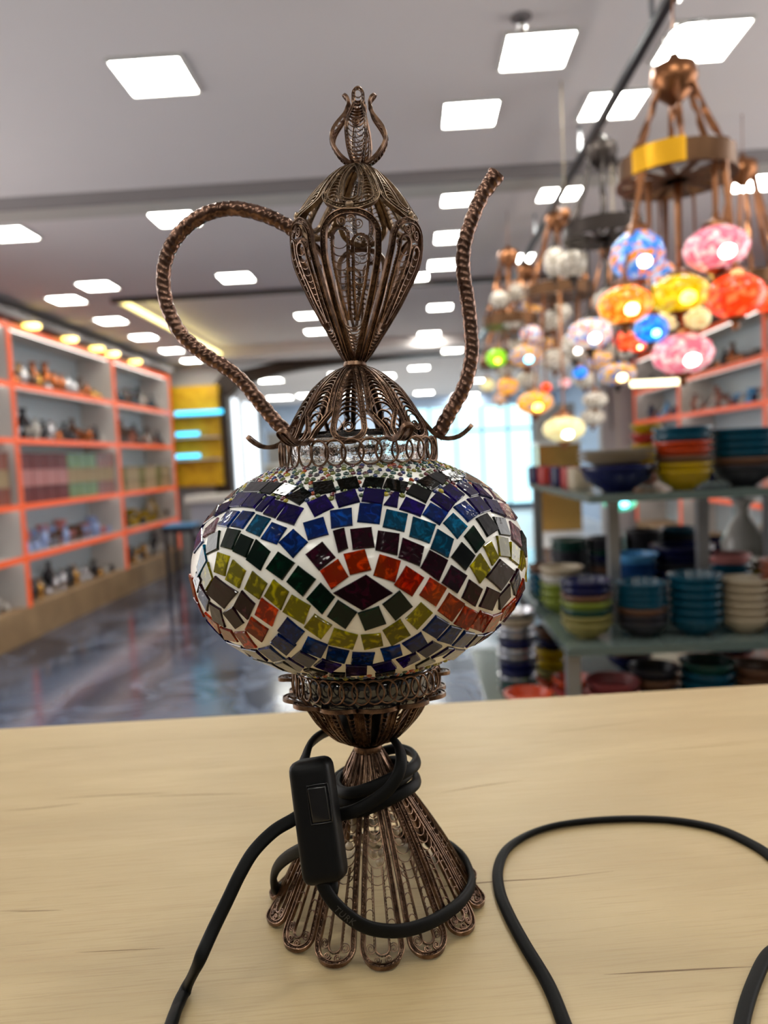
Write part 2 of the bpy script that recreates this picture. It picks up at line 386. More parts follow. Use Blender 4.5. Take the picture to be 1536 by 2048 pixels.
# ------------------------------------------------------------------ shelving along the side walls
orange = mat('orange_led_edge', srgb(225,100,58), .35, emit=(1,.14,.03), es=.32)
shelf_m = mat('shelf_board', srgb(196,192,188), .5)
backp = mat('shelf_back', srgb(186,204,214), .45)
plinth_m = mat('plinth_wood', srgb(170,140,104), .5, noise=(srgb(150,122,90), 4, (1,1,1)))
canopy_m = mat('canopy_grey', srgb(120,116,116), .6)
strip_m = mat('white_shelf_led', (1,1,1), .5, emit=(1,.96,.88), es=3.2)
spot_m = mat('warm_spot', (1,1,1), .4, emit=(1,.72,.16), es=5)
def bands(a, b, n, gap=.25):
    st = (b-a)/n; return [(a+i*st, a+(i+1-gap)*st) for i in range(n)]
def shelving(side, XF, XB, posts, levels, floorz, label, spots):
    root = empty('wall_shelving', W(XF, posts[0], -1.35), label=label, cat='shelving')
    off = -np.array(root.location)
    def B(name, lst, m, par=None):
        mb = MB()
        for q in lst:
            wbox(mb, min(q[0],q[1]), max(q[0],q[1]), q[2], q[3], q[4], q[5])
        o = mb.build(name, m, par or root); 
        if par is None: o.location = off
        return o
    s = 1 if XF > 0 else -1
    B('back_panel', [(XB, XB+s*.02, posts[0], posts[-1], -1.30, 1.38)], backp)
    top = max(levels)
    B('canopy', [(XF-s*.06, XB, posts[0], posts[-1], top+.035, top+.10)], canopy_m)
    B('plinth', [(XF, XB, posts[0], posts[-1], -1.35, floorz)], plinth_m)
    for d in posts:
        p = B('post', [(XF+s*.02, XB, d-.02, d+.02, floorz, top+.03)], shelf_m)
        B('light_edge', [(XF, XF+s*.02, d-.021, d+.021, a, b) for a, b in bands(floorz, top, 90, .22)], orange, p)
    for z in levels:
        p = B('shelf', [(XF+s*.02, XB, posts[0], posts[-1], z-.02, z)], shelf_m)
        B('light_edge', [(XF-s*.002, XF+s*.02, a, b, z-.045, z+.003) for a, b in bands(posts[0], posts[-1], int((posts[-1]-posts[0])/.04), .22)], orange, p)
    for z in levels:
        B('light_strip', [(XF+s*.05, XF+s*.08, posts[0]+.05, posts[-1]-.05, z-.034, z-.021)], strip_m)
    for d in spots:
        mb = MB(); mb.lathe([(.07,0),(.07,.03)], 16, W(XF-s*.03, d, top+.008)); o = mb.build('spot_lamp', spot_m, root); o.location = off
    return root
LL = [1.24, .765, .31, -.23, -.655]
shelving('left', -3.2, -3.6, [3.8, 5.93, 8.02, 9.9], LL, -1.08, 'tall orange edged shelving lining the wall beside the open marble aisle', [6.25, 6.95, 7.55, 7.95, 8.6])
RL = [1.16, .73, .34, -.10, -.55]
shelving('right', 3.0, 3.4, [6.46-2.4, 6.46, 8.5, 10.15], RL, -1.0, 'tall orange edged shelving standing behind the hanging mosaic lamps', [])

# goods ---------------------------------------------------------
cols = dict(copper=mat('copper_ware', srgb(176,104,62), .25, .9), silver=mat('silver_ware', srgb(200,200,205), .22, .9),
 brass=mat('brass_ware', srgb(196,150,80), .25, .9), dark=mat('dark_ware', srgb(40,38,44), .3), brownw=mat('brown_ware', srgb(96,66,48), .35),
 white=mat('white_ware', srgb(176,172,166), .25), teal=mat('teal_ware', srgb(8,64,84), .18), navy=mat('navy_ware', srgb(16,20,62), .2),
 yellow=mat('yellow_ware', srgb(165,134,8), .25), orangew=mat('orange_ware', srgb(166,54,14), .25), red=mat('red_ware', srgb(150,40,34), .3),
 pink=mat('pink_ware', srgb(190,120,116), .4), green=mat('green_ware', srgb(110,140,60), .3), lime=mat('lime_ware', srgb(108,120,40), .3),
 cream=mat('cream_ware', srgb(166,152,130), .3), dgreen=mat('dark_green_ware', srgb(20,56,48), .25), blue=mat('blue_ware', srgb(24,66,120), .2),
 beige=mat('beige_box', srgb(168,146,112), .6), maroon=mat('maroon_box', srgb(112,44,44), .5), glassy=mat('pale_blue_glass', srgb(150,175,225), .1, coat=1.),
 sky=mat('sky_blue_ware', srgb(90,160,215), .2), brick=mat('brick_ware', srgb(140,76,56), .35), olive=mat('olive_box', srgb(120,112,60), .6))
def prof_of(kind):
    return {'pot': [(.02,0),(.035,.004),(.046,.03),(.04,.06),(.022,.075),(.026,.095),(.03,.1),(.022,.1),(.018,.078)],
     'vase': [(.022,0),(.026,.005),(.018,.02),(.04,.06),(.044,.09),(.03,.12),(.014,.145),(.014,.165),(.026,.18),(.02,.178)],
     'cup': [(.025,0),(.032,.01),(.04,.05),(.042,.08),(.036,.078),(.03,.02),(.001,.012)],
     'teapot': [(.03,0),(.05,.012),(.056,.04),(.045,.068),(.028,.08),(.03,.084),(.02,.098),(.008,.104),(.01,.116),(.004,.122)],
     'goblet': [(.03,0),(.03,.004),(.006,.012),(.006,.06),(.03,.08),(.036,.12),(.03,.118),(.02,.088),(.002,.08)]}[kind]
protos = {}
def goods(name, kind, col, loc, s, label, cat, group):
    key = (kind, col)
    if key not in protos:
        mb = MB()
        if kind == 'box':
            mb.box((-.5,-.5,0), (.5,.5,.86)); mb.box((-.52,-.52,.86), (.52,.52,1.))
        elif kind == 'tray':
            mb.lathe([(.05,0),(.11,.01),(.13,.02),(.13,.026),(.10,.016),(.001,.008)], 20)
        else: mb.lathe(prof_of(kind), 18)
        if kind == 'teapot':
            mb.sweep(spline([(.05,0,.03),(.075,0,.045),(.085,0,.08)], 10), circ(.008, 6))
            mb.sweep(spline([(-.05,0,.06),(-.085,0,.06),(-.085,0,.03),(-.052,0,.025)], 12), circ(.005, 6))
        if kind == 'cup':
            mb.sweep(spline([(.038,0,.065),(.066,0,.06),(.062,0,.025),(.034,0,.02)], 12), circ(.005, 6))
        o = mb.build(name, cols[col], smooth=(kind != 'box'))
        if kind != 'box': o.data.set_sharp_from_angle(angle=math.radians(40))
        protos[key] = o
    else:
        o = protos[key].copy(); COL.objects.link(o); o.name = name
    o.location = tuple(loc); o.scale = s if isinstance(s, tuple) else (s, s, s)
    o.rotation_euler = (0, 0, math.pi/2+random.uniform(-.12, .12) if kind != 'box' else 0)
    return tag(o, label, cat, group)
names = {'pot':'pot','vase':'vase','cup':'cup','teapot':'teapot','goblet':'goblet','box':'gift_box','tray':'tray'}
word = dict(copper='copper', silver='silver', brass='brass', dark='dark', brownw='brown', white='white', teal='teal', navy='navy', yellow='yellow', orangew='orange', red='red', pink='pink', green='green', lime='lime', cream='cream', dgreen='dark green', blue='blue', beige='beige', maroon='dark red', glassy='pale blue glass', sky='sky blue', brick='brick red', olive='olive')
def fill(X, z, d0, d1, n, kinds, cs, place, smin=.8, smax=1.3, rowsX=(0,)):
    n0, s0 = n, (smin, smax)
    for q, rx in enumerate(rowsX):
        rear = abs(X+rx) > abs(X)
        n, (smin, smax) = (n0, s0) if rear or len(rowsX) > 2 else (14, (.85, 1.15))
        for i in range(n):
            d = d0+(i+.5)*(d1-d0)/n+random.uniform(-.01,.01); k = random.choice(kinds); col = random.choice(cs)
            s = random.uniform(smin, smax)*(.74 if k == 'teapot' else 1); wd = word[col]
            goods(names[k], k, col, W(X+rx, d, z+.001), s, f'{wd} {names[k]}, {ordn[i+(q*n if len(rowsX) > 2 else 0)]} along, {"front" if abs(X+rx) < abs(X) else "rear"} row, {place}', names[k].replace('_', ' '), f'wares on the {place}')
lx = -3.42
for b0, b1, tg in ((6.0, 7.95, 'middle bay'), (8.1, 9.85, 'far bay'), (4.0, 5.85, 'front bay')):
    f = tg == 'far bay'; nr = tg == 'front bay'
    if not nr:
        fill(lx, .765, b0, b1, 8, ['vase','pot','teapot','vase'] , ['dark','white','teal','brownw','dark'] if f else ['copper','copper','silver','brass','brownw'], f'top of the aisle shelving, {tg}', 1.35, 1.75, (-.085, .085))
        fill(lx, .31, b0, b1, 8, ['teapot','pot','vase','goblet'], ['brownw','dark','dark','brick','white'] if f else ['silver','dark','copper','white','brownw'], f'aisle shelving second shelf, {tg}', 1.4, 1.8, (-.085, .085))
        fill(lx, -.655, b0, b1, 11, ['pot','goblet','cup','vase'], ['yellow','yellow','cream','dark'] if f else ['glassy','glassy','brownw','pink'], f'aisle shelving fourth shelf, {tg}', 1.3, 1.75, (-.085, .085))
    fill(lx, -1.08, b0, b1, 8, ['teapot','pot','vase'], ['dark','white','brass'] if f else ['silver','brass','dark','silver','white'], f'aisle shelving bottom, {tg}', 1.4, 1.75, (-.085, .085))
    # boxed goods
    nb = 9
    for r_ in range(3 if not f else 2):
        for i in range(nb):
            d = b0+(i+.5)*(b1-b0)/nb; u = (i+.5)/nb
            col = ('beige' if i % 3 else 'olive') if f else ('maroon' if u < .42 else 'lime' if u < .75 else 'brick')
            if r_ == 1 and not f: col = 'pink' if u < .42 else 'beige'
            goods('gift_box', 'box', col, W(lx+.07, d, -.23+.001+r_*.142), (.20, (b1-b0)/nb*.93, .14), f'{word[col]} gift box, {["bottom","middle","top"][r_]} layer, {ordn[i]} along, aisle shelving {tg}', 'gift box', f'gift boxes on the aisle shelving, {tg}')
rx_ = 3.22
for z, pl_, cs in ((.73, 'top shelf', ['brownw','dark','white','copper']), (.34, 'second shelf', ['white','navy','brick','sky']), (-.10, 'third shelf', ['dark','brownw','red','silver'])):
    for b0, b1, tg in ((6.55, 8.4, 'nearer bay'), (8.6, 10.0, 'far bay')):
        fill(rx_, z, b0, b1, 9, ['pot','teapot','cup','vase'], cs, f'{pl_} behind the lamps, {tg}', 1.4, 1.7, (-.09,.05))
# gold display and counters at the far left
root = empty('display_cabinet', W(-2.95, 10.1, -1.35), label='gold display cabinet with cyan light bars against the far wall', cat='display cabinet')
off = -np.array(root.location)
def part(name, boxes, m, par, offv):
    mb = MB()
    for q in boxes: wbox(mb, *q)
    o = mb.build(name, m, par); o.location = offv; return o
part('body', [(-3.30,-2.62,10.12,10.29,-.25,1.12)], gold, root, off)
for z in (.72, .42, .12): part('shelf', [(-3.30,-2.62,9.98,10.12,z-.02,z)], shelf_m, root, off)
cy = mat('cyan_led', (0,.2,.3), .4, emit=(.05,.62,1.0), es=3.0)
for x0, x1, y in ((350,445,825),(352,398,868),(352,400,912)):
    a = atd(x0, y, 9.96)-CAM; b_ = atd(x1, y, 9.96)-CAM
    part('light_bar', [(a[0], b_[0], 9.955, 9.975, (a[2]+b_[2])/2-.025, (a[2]+b_[2])/2+.025)], cy, root, off)
root = empty('reception_counter', W(-2.6, 9.4, -1.35), label='pale grey counter with white top in front of the gold cabinet', cat='counter'); off = -np.array(root.location)
part('body', [(-2.72,-1.9,8.9,9.4,-1.35,-.42)], mat('grey_counter', srgb(168,172,186), .4), root, off)
part('counter_top', [(-2.78,-1.85,8.85,9.45,-.42,-.34)], frame_w, root, off)
part('plinth_gap', [(-2.73,-1.89,8.89,8.9,-1.35,-1.2),(-2.73,-1.89,8.89,8.9,-.9,-.84)], cols['dark'], root, off)
root = empty('glass_counter', W(-1.2, 9.3, -1.35), label='long white showcase counter at the end of the aisle behind the mosaic lamp', cat='counter'); off = -np.array(root.location)
part('body', [(-1.8,.1,9.0,9.5,-1.35,-.35)], cols['cream'], root, off)
part('counter_top', [(-1.83,.13,8.96,9.54,-.35,-.30)], frame_w, root, off)
part('door', [(-1.78,-.9,8.98,9.0,-1.2,-.45)], cols['white'], root, off); part('door', [(-.85,.08,8.98,9.0,-1.2,-.45)], cols['white'], root, off)
fill(-1.0, -.30, 9.1, 9.4, 2, ['vase','teapot'], ['white','brass','dark'], 'white showcase counter', 1.2, 1.5, (-.7,-.42,-.14,.14,.42,.7))
root = empty('bar_stool', W(-2.45, 7.6, -1.35), label='dark stool standing at the far end of the aisle shelving', cat='stool'); off = -np.array(root.location)
part('seat', [(-2.62,-2.28,7.5,7.84,-.66,-.60)], cols['dark'], root, off)
for X, d in ((-2.60,7.52),(-2.32,7.52),(-2.60,7.8),(-2.32,7.8)): part('leg', [(X,X+.035,d,d+.035,-1.35,-.66)], cols['dark'], root, off)
part('cushion', [(-2.60,-2.30,7.52,7.82,-.60,-.575)], cols['sky'], root, off)
# cabinets in the hall beyond
for X0, X1, d, hz, col, lb in ((-3.0,-1.6,15,.35,'cream','cream display cabinet in the hall beyond the arch'),(-1.4,-.3,16,.2,'beige','beige display cabinet in the hall beyond the arch'),(2.1,2.8,12.5,.5,'brass','brass coloured rack beyond the arch near the bright window')):
    root = empty('hall_cabinet', W(X0, d, -1.35), label=lb, cat='cabinet'); off = -np.array(root.location)
    part('body', [(X0,X1,d,d+.4,-1.35,hz-.4)], cols[col], root, off); part('top_board', [(X0-.03,X1+.03,d-.03,d+.43,hz-.4,hz-.34)], frame_w, root, off)
    part('back_board', [(X0,X1,d+.36,d+.4,hz-.34,hz+.3)], cols['white'], root, off)
# ------------------------------------------------------------------ pottery rack on the right
steel = mat('rack_steel', srgb(150,152,156), .35, .7)
glass_sh = mat('rack_glass', srgb(84,96,92), .15)
root = empty('pottery_rack', W(.44, 1.9, -1.35), label='steel and glass rack loaded with stacked coloured bowls', cat='rack'); off = -np.array(root.location)
S1, S2, S3, S4 = -.117, -.502, -.78, -1.1
part('shelf', [(.44,1.75,1.88,2.86,S1-.02,S1)], glass_sh, root, off)
part('shelf', [(.37,1.8,1.86,2.9,S2-.02,S2)], glass_sh, root, off)
part('shelf', [(.20,1.85,1.82,2.95,S3-.02,S3)], glass_sh, root, off)
part('shelf', [(.20,1.85,1.82,2.95,S4-.02,S4)], glass_sh, root, off)
for X, d in ((.549,2.12),(.45,2.81),(.80,2.12),(.99,2.12),(1.2,2.81),(1.5,2.12),(1.5,2.83)):
    part('post', [(X,X+.03,d,d+.03,S2,S1-.02)], steel, root, off)
for X, d in ((.38,1.92),(.38,2.8),(1.0,1.92),(1.6,1.92),(1.6,2.8)):
    part('post', [(X,X+.035,d,d+.035,S3,S2-.02)], steel, root, off)
for X, d in ((.24,1.86),(.24,2.88),(1.7,1.86),(1.7,2.88)):
    part('leg', [(X,X+.04,d,d+.04,-1.35,S3-.02)], steel, root, off)
BOWL = [(.34,0),(.40,.0),(.42,.05),(.84,.30),(.94,.56),(.96,.60),(1.03,.62),(1.03,.70),(.96,.71),(.80,.30),(.30,.12),(.001,.11)]
PLATE = [(.5,0),(.6,.0),(.62,.03),(.95,.13),(1.0,.17),(.96,.17),(.6,.08),(.001,.06)]
MUG = [(.7,0),(.9,.02),(1.,.3),(1.,1.7),(.92,1.7),(.9,.3),(.001,.2)]
pcache = {}
def dish(kind, col, r):
    key = (kind, col)
    if key in pcache:
        o = pcache[key].copy(); COL.objects.link(o)
    else:
        pr = {'bowl': BOWL, 'plate': PLATE, 'mug': MUG}[kind]
        o = MB().lathe(pr, 32).build(kind, cols[col], auto=40); pcache[key] = o
    o.name = kind; o.scale = (r, r, r); return o
def stack(px, d, z, wpx, kind, seq, pitch, place, tilt=0):
    X = (px-825)/F*d; r = wpx/F*d/2
    from itertools import groupby
    for i, col in enumerate(seq):
        o = dish(kind, col, r); o.location = tuple(W(X, d, z+.001+i*pitch))
        if tilt: o.rotation_euler = (0, tilt, 0)
        wd = word[col]
        if len(seq) > 1: tag(o, f'{wd} {kind}, {ordn[i] if i else "lowest"} from the bottom of {place}'.replace('lowest from the bottom', 'lowest'), kind, f'{kind}s in {place}')
        else: tag(o, f'{wd} {kind} {place}', kind, 'mugs on the rack' if kind == 'mug' else None)
T = 'teal'
stack(1228, 1.99, S1, 148, 'bowl', ['navy'], .03, 'lying wide and low at the aisle corner of the top rack tier')
stack(1225, 1.99, S1+.073, 150, 'plate', ['cream','cream','white'], .011, 'the pale pile inside the navy bowl')
stack(1355, 1.97, S1, 108, 'bowl', ['yellow','yellow','brownw','orangew','orangew','teal','teal'], .0185, 'the yellow and orange top tier stack')
stack(1472, 1.99, S1, 118, 'bowl', ['dark','brownw','teal','teal','teal','teal'], .019, 'the dark footed teal top tier stack')
stack(1590, 1.97, S1, 110, 'bowl', ['pink','navy','teal','teal'], .022, 'the pink footed top tier stack')
for px, c1, c2, d in ((1072,'navy','sky',2.72),(1092,'red','navy',2.6),(1118,'navy','red',2.45),(1140,'red','dark',2.3),(1155,'cream','navy',2.2)):
    stack(px, d, S1, 62*2.3/d/1.3, 'mug', [c1], .1, f'on the aisle edge of the top tier, {["first","second","third","fourth","fifth"][[1072,1092,1118,1140,1155].index(px)]} of five')
stack(1285, 2.3, S1, 60, 'bowl', ['brick','yellow','yellow','yellow','red','yellow'], .03, 'the tall narrow yellow top tier stack')
stack(1420, 2.4, S1, 110, 'bowl', ['navy','teal','cream','white'], .03, 'the rear navy footed top tier stack')
# second tier
L2 = 'on the second tier'
stack(1160, 1.97, S2, 98, 'bowl', ['olive','olive','dgreen','lime','brownw','navy','navy'], .0185, 'the navy topped middle tier stack')
stack(1267, 1.97, S2, 98, 'bowl', ['dark','dark','brownw','teal','teal','teal','teal'], .0165, 'the half teal middle tier stack')
stack(1374, 1.97, S2, 104, 'bowl', ['teal']*6, .022, 'the all teal middle tier stack')
stack(1470, 1.97, S2, 92, 'bowl', ['cream']*6, .020, 'the cream middle tier stack')
stack(1556, 1.97, S2, 100, 'bowl', ['brick']*8, .020, 'the brick red middle tier stack')
stack(1078, 2.45, S2, 66, 'bowl', ['dgreen','teal','teal','teal','brownw'], .022, 'the small dark rear corner stack')
stack(1112, 2.3, S2, 84, 'bowl', ['lime','lime','lime','white','cream'], .024, 'the lime and cream middle tier stack')
stack(1255, 2.32, S2, 92, 'bowl', ['blue','teal','teal','blue','blue','sky'], .024, 'the blue rear middle tier stack')
stack(1350, 2.35, S2, 120, 'bowl', ['dark','navy','navy','dark','navy','navy'], .024, 'the wide navy middle tier stack')
stack(1436, 2.25, S2, 90, 'bowl', ['teal','teal','teal','teal','teal','pink'], .024, 'the pink topped middle tier stack')
stack(1530, 2.35, S2, 88, 'bowl', ['navy','olive','yellow','cream'], .026, 'the pale topped small rear stack')
for px, d, cs in ((1130,2.75,['dark']*5+['dgreen']*2),(1200,2.75,['dark','brownw','dark','navy','dgreen','dark','dark']),(1275,2.75,['dgreen']*4+['dark']*4),(1345,2.78,['navy']*3+['dark']*4+['teal']),(1420,2.75,['dark','navy','navy','brownw','navy','navy'])):
    stack(px, d, S2, 74, 'bowl', cs, .021, f'the {ordn[[1130,1200,1275,1345,1420].index(px)+1] if px > 1130 else "first"} dark back row stack')
def figure(px, d, z, s, kind, col, label, cat):
    goods(names[kind], kind, col, W((px-825)/F*d, d, z+.001), s, label, cat, None)
figure(1470, 2.6, S2+.0, 1.7, 'vase', 'white', 'tall white vase behind the cream stack on the middle tier', 'vase')
figure(1524, 2.80, S2, 1.5, 'vase', 'cream', 'tall cream vase beside the white vases on the middle tier', 'vase')
figure(1548, 2.55, S2, 1.6, 'vase', 'white', 'white vase behind the brick red stack on the middle tier', 'vase')
# third tier
L3 = 'on the third tier'
stack(1018, 2.3, S3, 78, 'bowl', ['dark','dgreen','silver','navy','navy','silver','silver','navy','silver','silver','cream','silver'], .0225, 'the tall navy and grey aisle stack')
stack(1038, 1.93, S3, 96, 'bowl', ['dark','dgreen','orangew','orangew'], .034, 'the orange topped front corner stack')
stack(1090, 2.4, S3, 72, 'bowl', ['orangew','olive','yellow','yellow','navy','brownw'], .033, 'the yellow low tier stack')
stack(1128, 2.1, S3, 80, 'bowl', ['green','lime','red','orangew'], .03, 'the lime and orange low tier stack')
stack(1207, 1.95, S3, 104, 'bowl', ['dgreen','green','brownw','pink','maroon'], .03, 'the dark red low tier stack')
stack(1290, 2.0, S3, 96, 'bowl', ['dark','yellow','yellow','dark','brownw','dark'], .028, 'the black and yellow low tier stack')
stack(1395, 1.97, S3, 104, 'bowl', ['brick','dark','dgreen','teal','teal','teal','dgreen'], .026, 'the dim teal low tier stack')
stack(1495, 1.97, S3, 100, 'bowl', ['dark','orangew','orangew','yellow','brownw','brownw'], .028, 'the brown and orange low tier stack')
stack(1240, 2.6, S3, 90, 'bowl', ['navy','brownw','red','dark','navy'], .03, 'the red striped rear low stack')
stack(1440, 2.6, S3, 90, 'bowl', ['brick','navy','brownw','maroon','dark'], .03, 'the brick footed rear low stack')

# ------------------------------------------------------------------ ceiling rail and chandeliers
rail = empty('hanging_rail', W(.80, 1.2, 1.28), label='long dark rail under the ceiling carrying the chandeliers', cat='rail'); off = -np.array(rail.location)
part('rail_bar', [(.785,.815,1.2,8.5,1.27,1.295)], mat('dark_rail', srgb(70,72,76), .3, .7), rail, off)
for d in (1.5, 2.42, 3.4, 4.6, 5.8, 7.4): part('hanger', [(.793,.807,d,d+.014,1.295,1.42)], steel, rail, off)
mb = MB(); mb.sweep([W(.84,1.0,1.33), W(.83,2.3,1.30)], circ(.013, 10)); x = mb.build('rail_tube', chrome, rail, smooth=True); x.location = off
chain_m = mat('chain_copper', srgb(150,100,66), .3, .85)
dark_fil = mat('dark_filigree', srgb(58,50,46), .45, .6)
def lampmat(name, c1, c2, c3, es, scale=80):
    m = bpy.data.materials.new(name); m.use_nodes = True; nt = m.node_tree; p = nt.nodes['Principled BSDF']; L = nt.links.new
    tc = nt.nodes.new('ShaderNodeTexCoord'); v = nt.nodes.new('ShaderNodeTexVoronoi'); v.inputs['Scale'].default_value = scale
    L(tc.outputs['Object'], v.inputs[0])
    cr = nt.nodes.new('ShaderNodeValToRGB'); cr.color_ramp.interpolation = 'CONSTANT'; e = cr.color_ramp.elements
    e[0].position = 0; e[0].color = (*c1, 1); e[1].position = .70; e[1].color = (*c3, 1); q = e.new(.45); q.color = (*c2, 1)
    sp = nt.nodes.new('ShaderNodeSeparateColor'); L(v.outputs['Color'], sp.inputs[0]); L(sp.outputs[0], cr.inputs[0])
    L(cr.outputs[0], p.inputs['Base Color']); L(cr.outputs[0], p.inputs['Emission Color'])
    p.inputs['Emission Strength'].default_value = es; p.inputs['Roughness'].default_value = .2
    return m
GM = dict(
 blue=lampmat('blue_mosaic', srgb(60,130,220), srgb(150,190,240), srgb(235,140,60), .75),
 pink=lampmat('pink_mosaic', srgb(225,110,130), srgb(235,150,165), srgb(240,205,200), .8),
 orange=lampmat('orange_mosaic', srgb(250,120,15), srgb(240,95,10), srgb(250,170,60), 1.2),
 yellow=lampmat('yellow_mosaic', srgb(215,180,10), srgb(190,150,5), srgb(240,210,40), .9),
 redor=lampmat('red_orange_mosaic', srgb(245,60,10), srgb(230,45,10), srgb(245,110,60), 1.1),
 cyan=lampmat('cyan_mosaic', srgb(10,120,220), srgb(20,160,235), srgb(40,90,200), 1.2),
 cream=lampmat('cream_mosaic', srgb(225,210,150), srgb(240,225,170), srgb(210,190,130), .8),
 clear=lampmat('frosted_mosaic', srgb(180,170,155), srgb(150,135,115), srgb(215,205,190), .3),
 gold=lampmat('gold_mosaic', srgb(215,150,60), srgb(190,160,110), srgb(70,120,190), .6),
 mix=lampmat('white_orange_mosaic', srgb(225,215,205), srgb(235,130,50), srgb(130,150,210), .7),
 green=lampmat('green_mosaic', srgb(120,190,20), srgb(90,170,20), srgb(160,210,40), 1.3),
 aqua=lampmat('aqua_mosaic', srgb(90,210,170), srgb(60,190,150), srgb(120,225,190), .9),
 amber=lampmat('amber_mosaic', srgb(240,160,10), srgb(225,140,20), srgb(120,130,150), .9))
BM = dict(warm=mat('warm_hot_spot', (1,1,1), .4, emit=(1,.78,.32), es=7), white=mat('white_hot_spot', (1,1,1), .4, emit=(1,.95,.85), es=6),  # glow colours for the hot spots added on the globes
          cyan=mat('cyan_hot_spot', (1,1,1), .4, emit=(.15,.8,1), es=6), yellow=mat('yellow_hot_spot', (1,1,1), .4, emit=(1,.75,.02), es=6))
def chandelier(X, d, zc, zr, rr, globes, label, plate=None, rich=True, dark=False, ztop=1.27):
    base = W(X, d, zc); root = empty('chandelier', base, label=label, cat='chandelier')
    cm = dark_fil if dark else chain_m
    mb = MB(); mb.sweep([(0,0,.07), (0,0,ztop-zc)], rect(.006,.003), twist=300); mb.build('chain', cm, root)
    mb = MB(); mb.lathe([(.012,.07),(.022,.05),(.058,.035),(.062,.0),(.05,-.03),(.028,-.05),(.012,-.065)], 20); mb.build('crown', cm, root, smooth=True)
    if rr:
        mb = MB(); N = 48; z = zr-zc
        a = np.linspace(0, 2*math.pi, N, endpoint=False); ringp = np.stack([rr*np.cos(a), rr*np.sin(a), np.full(N, z)], 1)
        mb.sweep(ringp, rect(.006, .055), nrm=(0,0,1), closed=True)
        mb.sweep(ringp-(0,0,.028), rect(.016, .006), nrm=(0,0,1), closed=True)
        for k in range(6):
            an = k*math.pi/6; mb.sweep([(-rr*math.cos(an), -rr*math.sin(an), z-.028), (rr*math.cos(an), rr*math.sin(an), z-.028)], rect(.026, .004), nrm=(0,0,1))
        mb.build('ring', dark_fil if dark else mat('ring_filigree', srgb(104,74,50), .4, .8), root)
        for k in range(6):
            an = k*math.pi/3+.3
            p0 = np.array((.05*math.cos(an), .05*math.sin(an), -.02)); p1 = np.array((rr*math.cos(an), rr*math.sin(an), z+.02))
            q = [p0+(p1-p0)*t-np.array((0,0,.05*math.sin(math.pi*t)*.6)) for t in np.linspace(0, 1, 8)]
            MB().sweep(q, rect(.018, .007), twist=190).build('chain', cm, root)
    for (px, py, gw, gh, dd, m, bulb) in globes:
        p = atd(px, py, dd)-base; r = gw/F*dd/2; h = gh/F*dd/2
        gl = MB().ball((0,0,0), r, h, 24).build('lamp_globe', GM[m], root, smooth=True, loc=p)
        MB().lathe([(r*.5,h*.86),(r*.42,h*1.1),(r*.12,h*1.35),(r*.1,h*1.6)], 14).build('cap', cm, gl)
        MB().lathe([(r*.06,-h*1.55),(r*.14,-h*1.35),(r*.1,-h*1.2),(r*.34,-h*1.02),(r*.3,-h*.9)], 12).build('base_cup', cm, gl)
        if bulb: MB().ball((0,-r*.80,-h*.42), r*.26, r*.22, 12).build('bulb', BM[bulb], gl, smooth=True)  # hot spot of the inner bulb, added as a glowing ball on the near side
        # its own hanging chain up to the ring or crown
        zt = (zr if rr else zc)-base[2]+CAM[2]-(.03 if rr else 0)
        k = np.array((p[0], p[1])); 
        if rr and np.linalg.norm(k) > rr: k = k/np.linalg.norm(k)*rr
        if not rr: k = k*.3
        top = np.array((k[0], k[1], zt)); bot = p+(0,0,h*1.55)
        if top[2] > bot[2]+.02: MB().sweep([bot, top], rect(.016, .007), twist=190).build('chain', cm, root)
    return root
ch = chandelier(.755, 2.12, .985, .75, .150, [(1275,512,104,98,2.03,'blue','white'),(1432,497,122,84,2.0,'pink','white'),(1250,610,106,74,1.97,'orange','warm'),
 (1357,588,118,72,2.12,'yellow','yellow'),(1470,592,112,84,1.97,'redor',None),(1303,658,66,56,2.1,'cyan','cyan'),(1322,552,58,60,2.25,'blue',None),
 (1395,637,50,44,2.25,'cream',None),(1335,640,44,40,2.25,'cream',None),(1365,708,118,80,2.12,'pink','white')],
 'largest copper chandelier with pink, blue, yellow and orange mosaic globes')
mb = MB(); a = np.linspace(0, 2*math.pi, 28, endpoint=False)
mb.sweep(np.stack([.035+.06*np.cos(a), .06*np.sin(a), .12+.006*np.cos(a)], 1), circ(.0035, 6), closed=True); mb.build('hook_ring', chrome, ch, smooth=True)
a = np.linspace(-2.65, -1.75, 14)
MB().sweep(np.stack([.157*np.cos(a), .157*np.sin(a), np.full(14, .75-.985)], 1), rect(.003, .062), nrm=(0,0,1)).build('glowing_gold_plate', mat('glowing_gold_plate', srgb(214,160,30), .3, .6, emit=srgb(200,140,20), es=.25), ch)  # plate given a faint glow of its own, though it is no lamp
chandelier(.80, 3.05, 1.16, .86, .15, [(1180,668,86,62,3.0,'mix','white'),(1145,528,66,52,3.2,'clear',None),(1215,600,56,44,3.1,'clear',None),(1250,682,44,40,3.0,'redor',None),(1275,690,34,30,2.95,'redor','warm'),
 (1235,748,74,46,2.9,'gold','warm'),(1150,692,54,60,3.2,'clear','white'),(1110,525,44,60,3.3,'clear',None)],
 'dark ring chandelier with frosted and orange globes behind the large one', dark=True)
chandelier(.80, 3.95, 1.18, .82, .17, [(1053,712,66,46,3.9,'gold','cyan'),(1070,806,74,46,3.7,'amber','yellow'),(1128,858,84,52,3.6,'cream','white'),(1105,640,50,40,4.0,'clear',None),(1160,745,30,26,3.9,'cyan',None),
 (1092,775,22,20,3.9,'redor',None),(1110,720,60,44,4.1,'clear',None),(1190,800,50,34,4.0,'clear',None)], 'copper chandelier in the middle of the row with amber and cream globes')
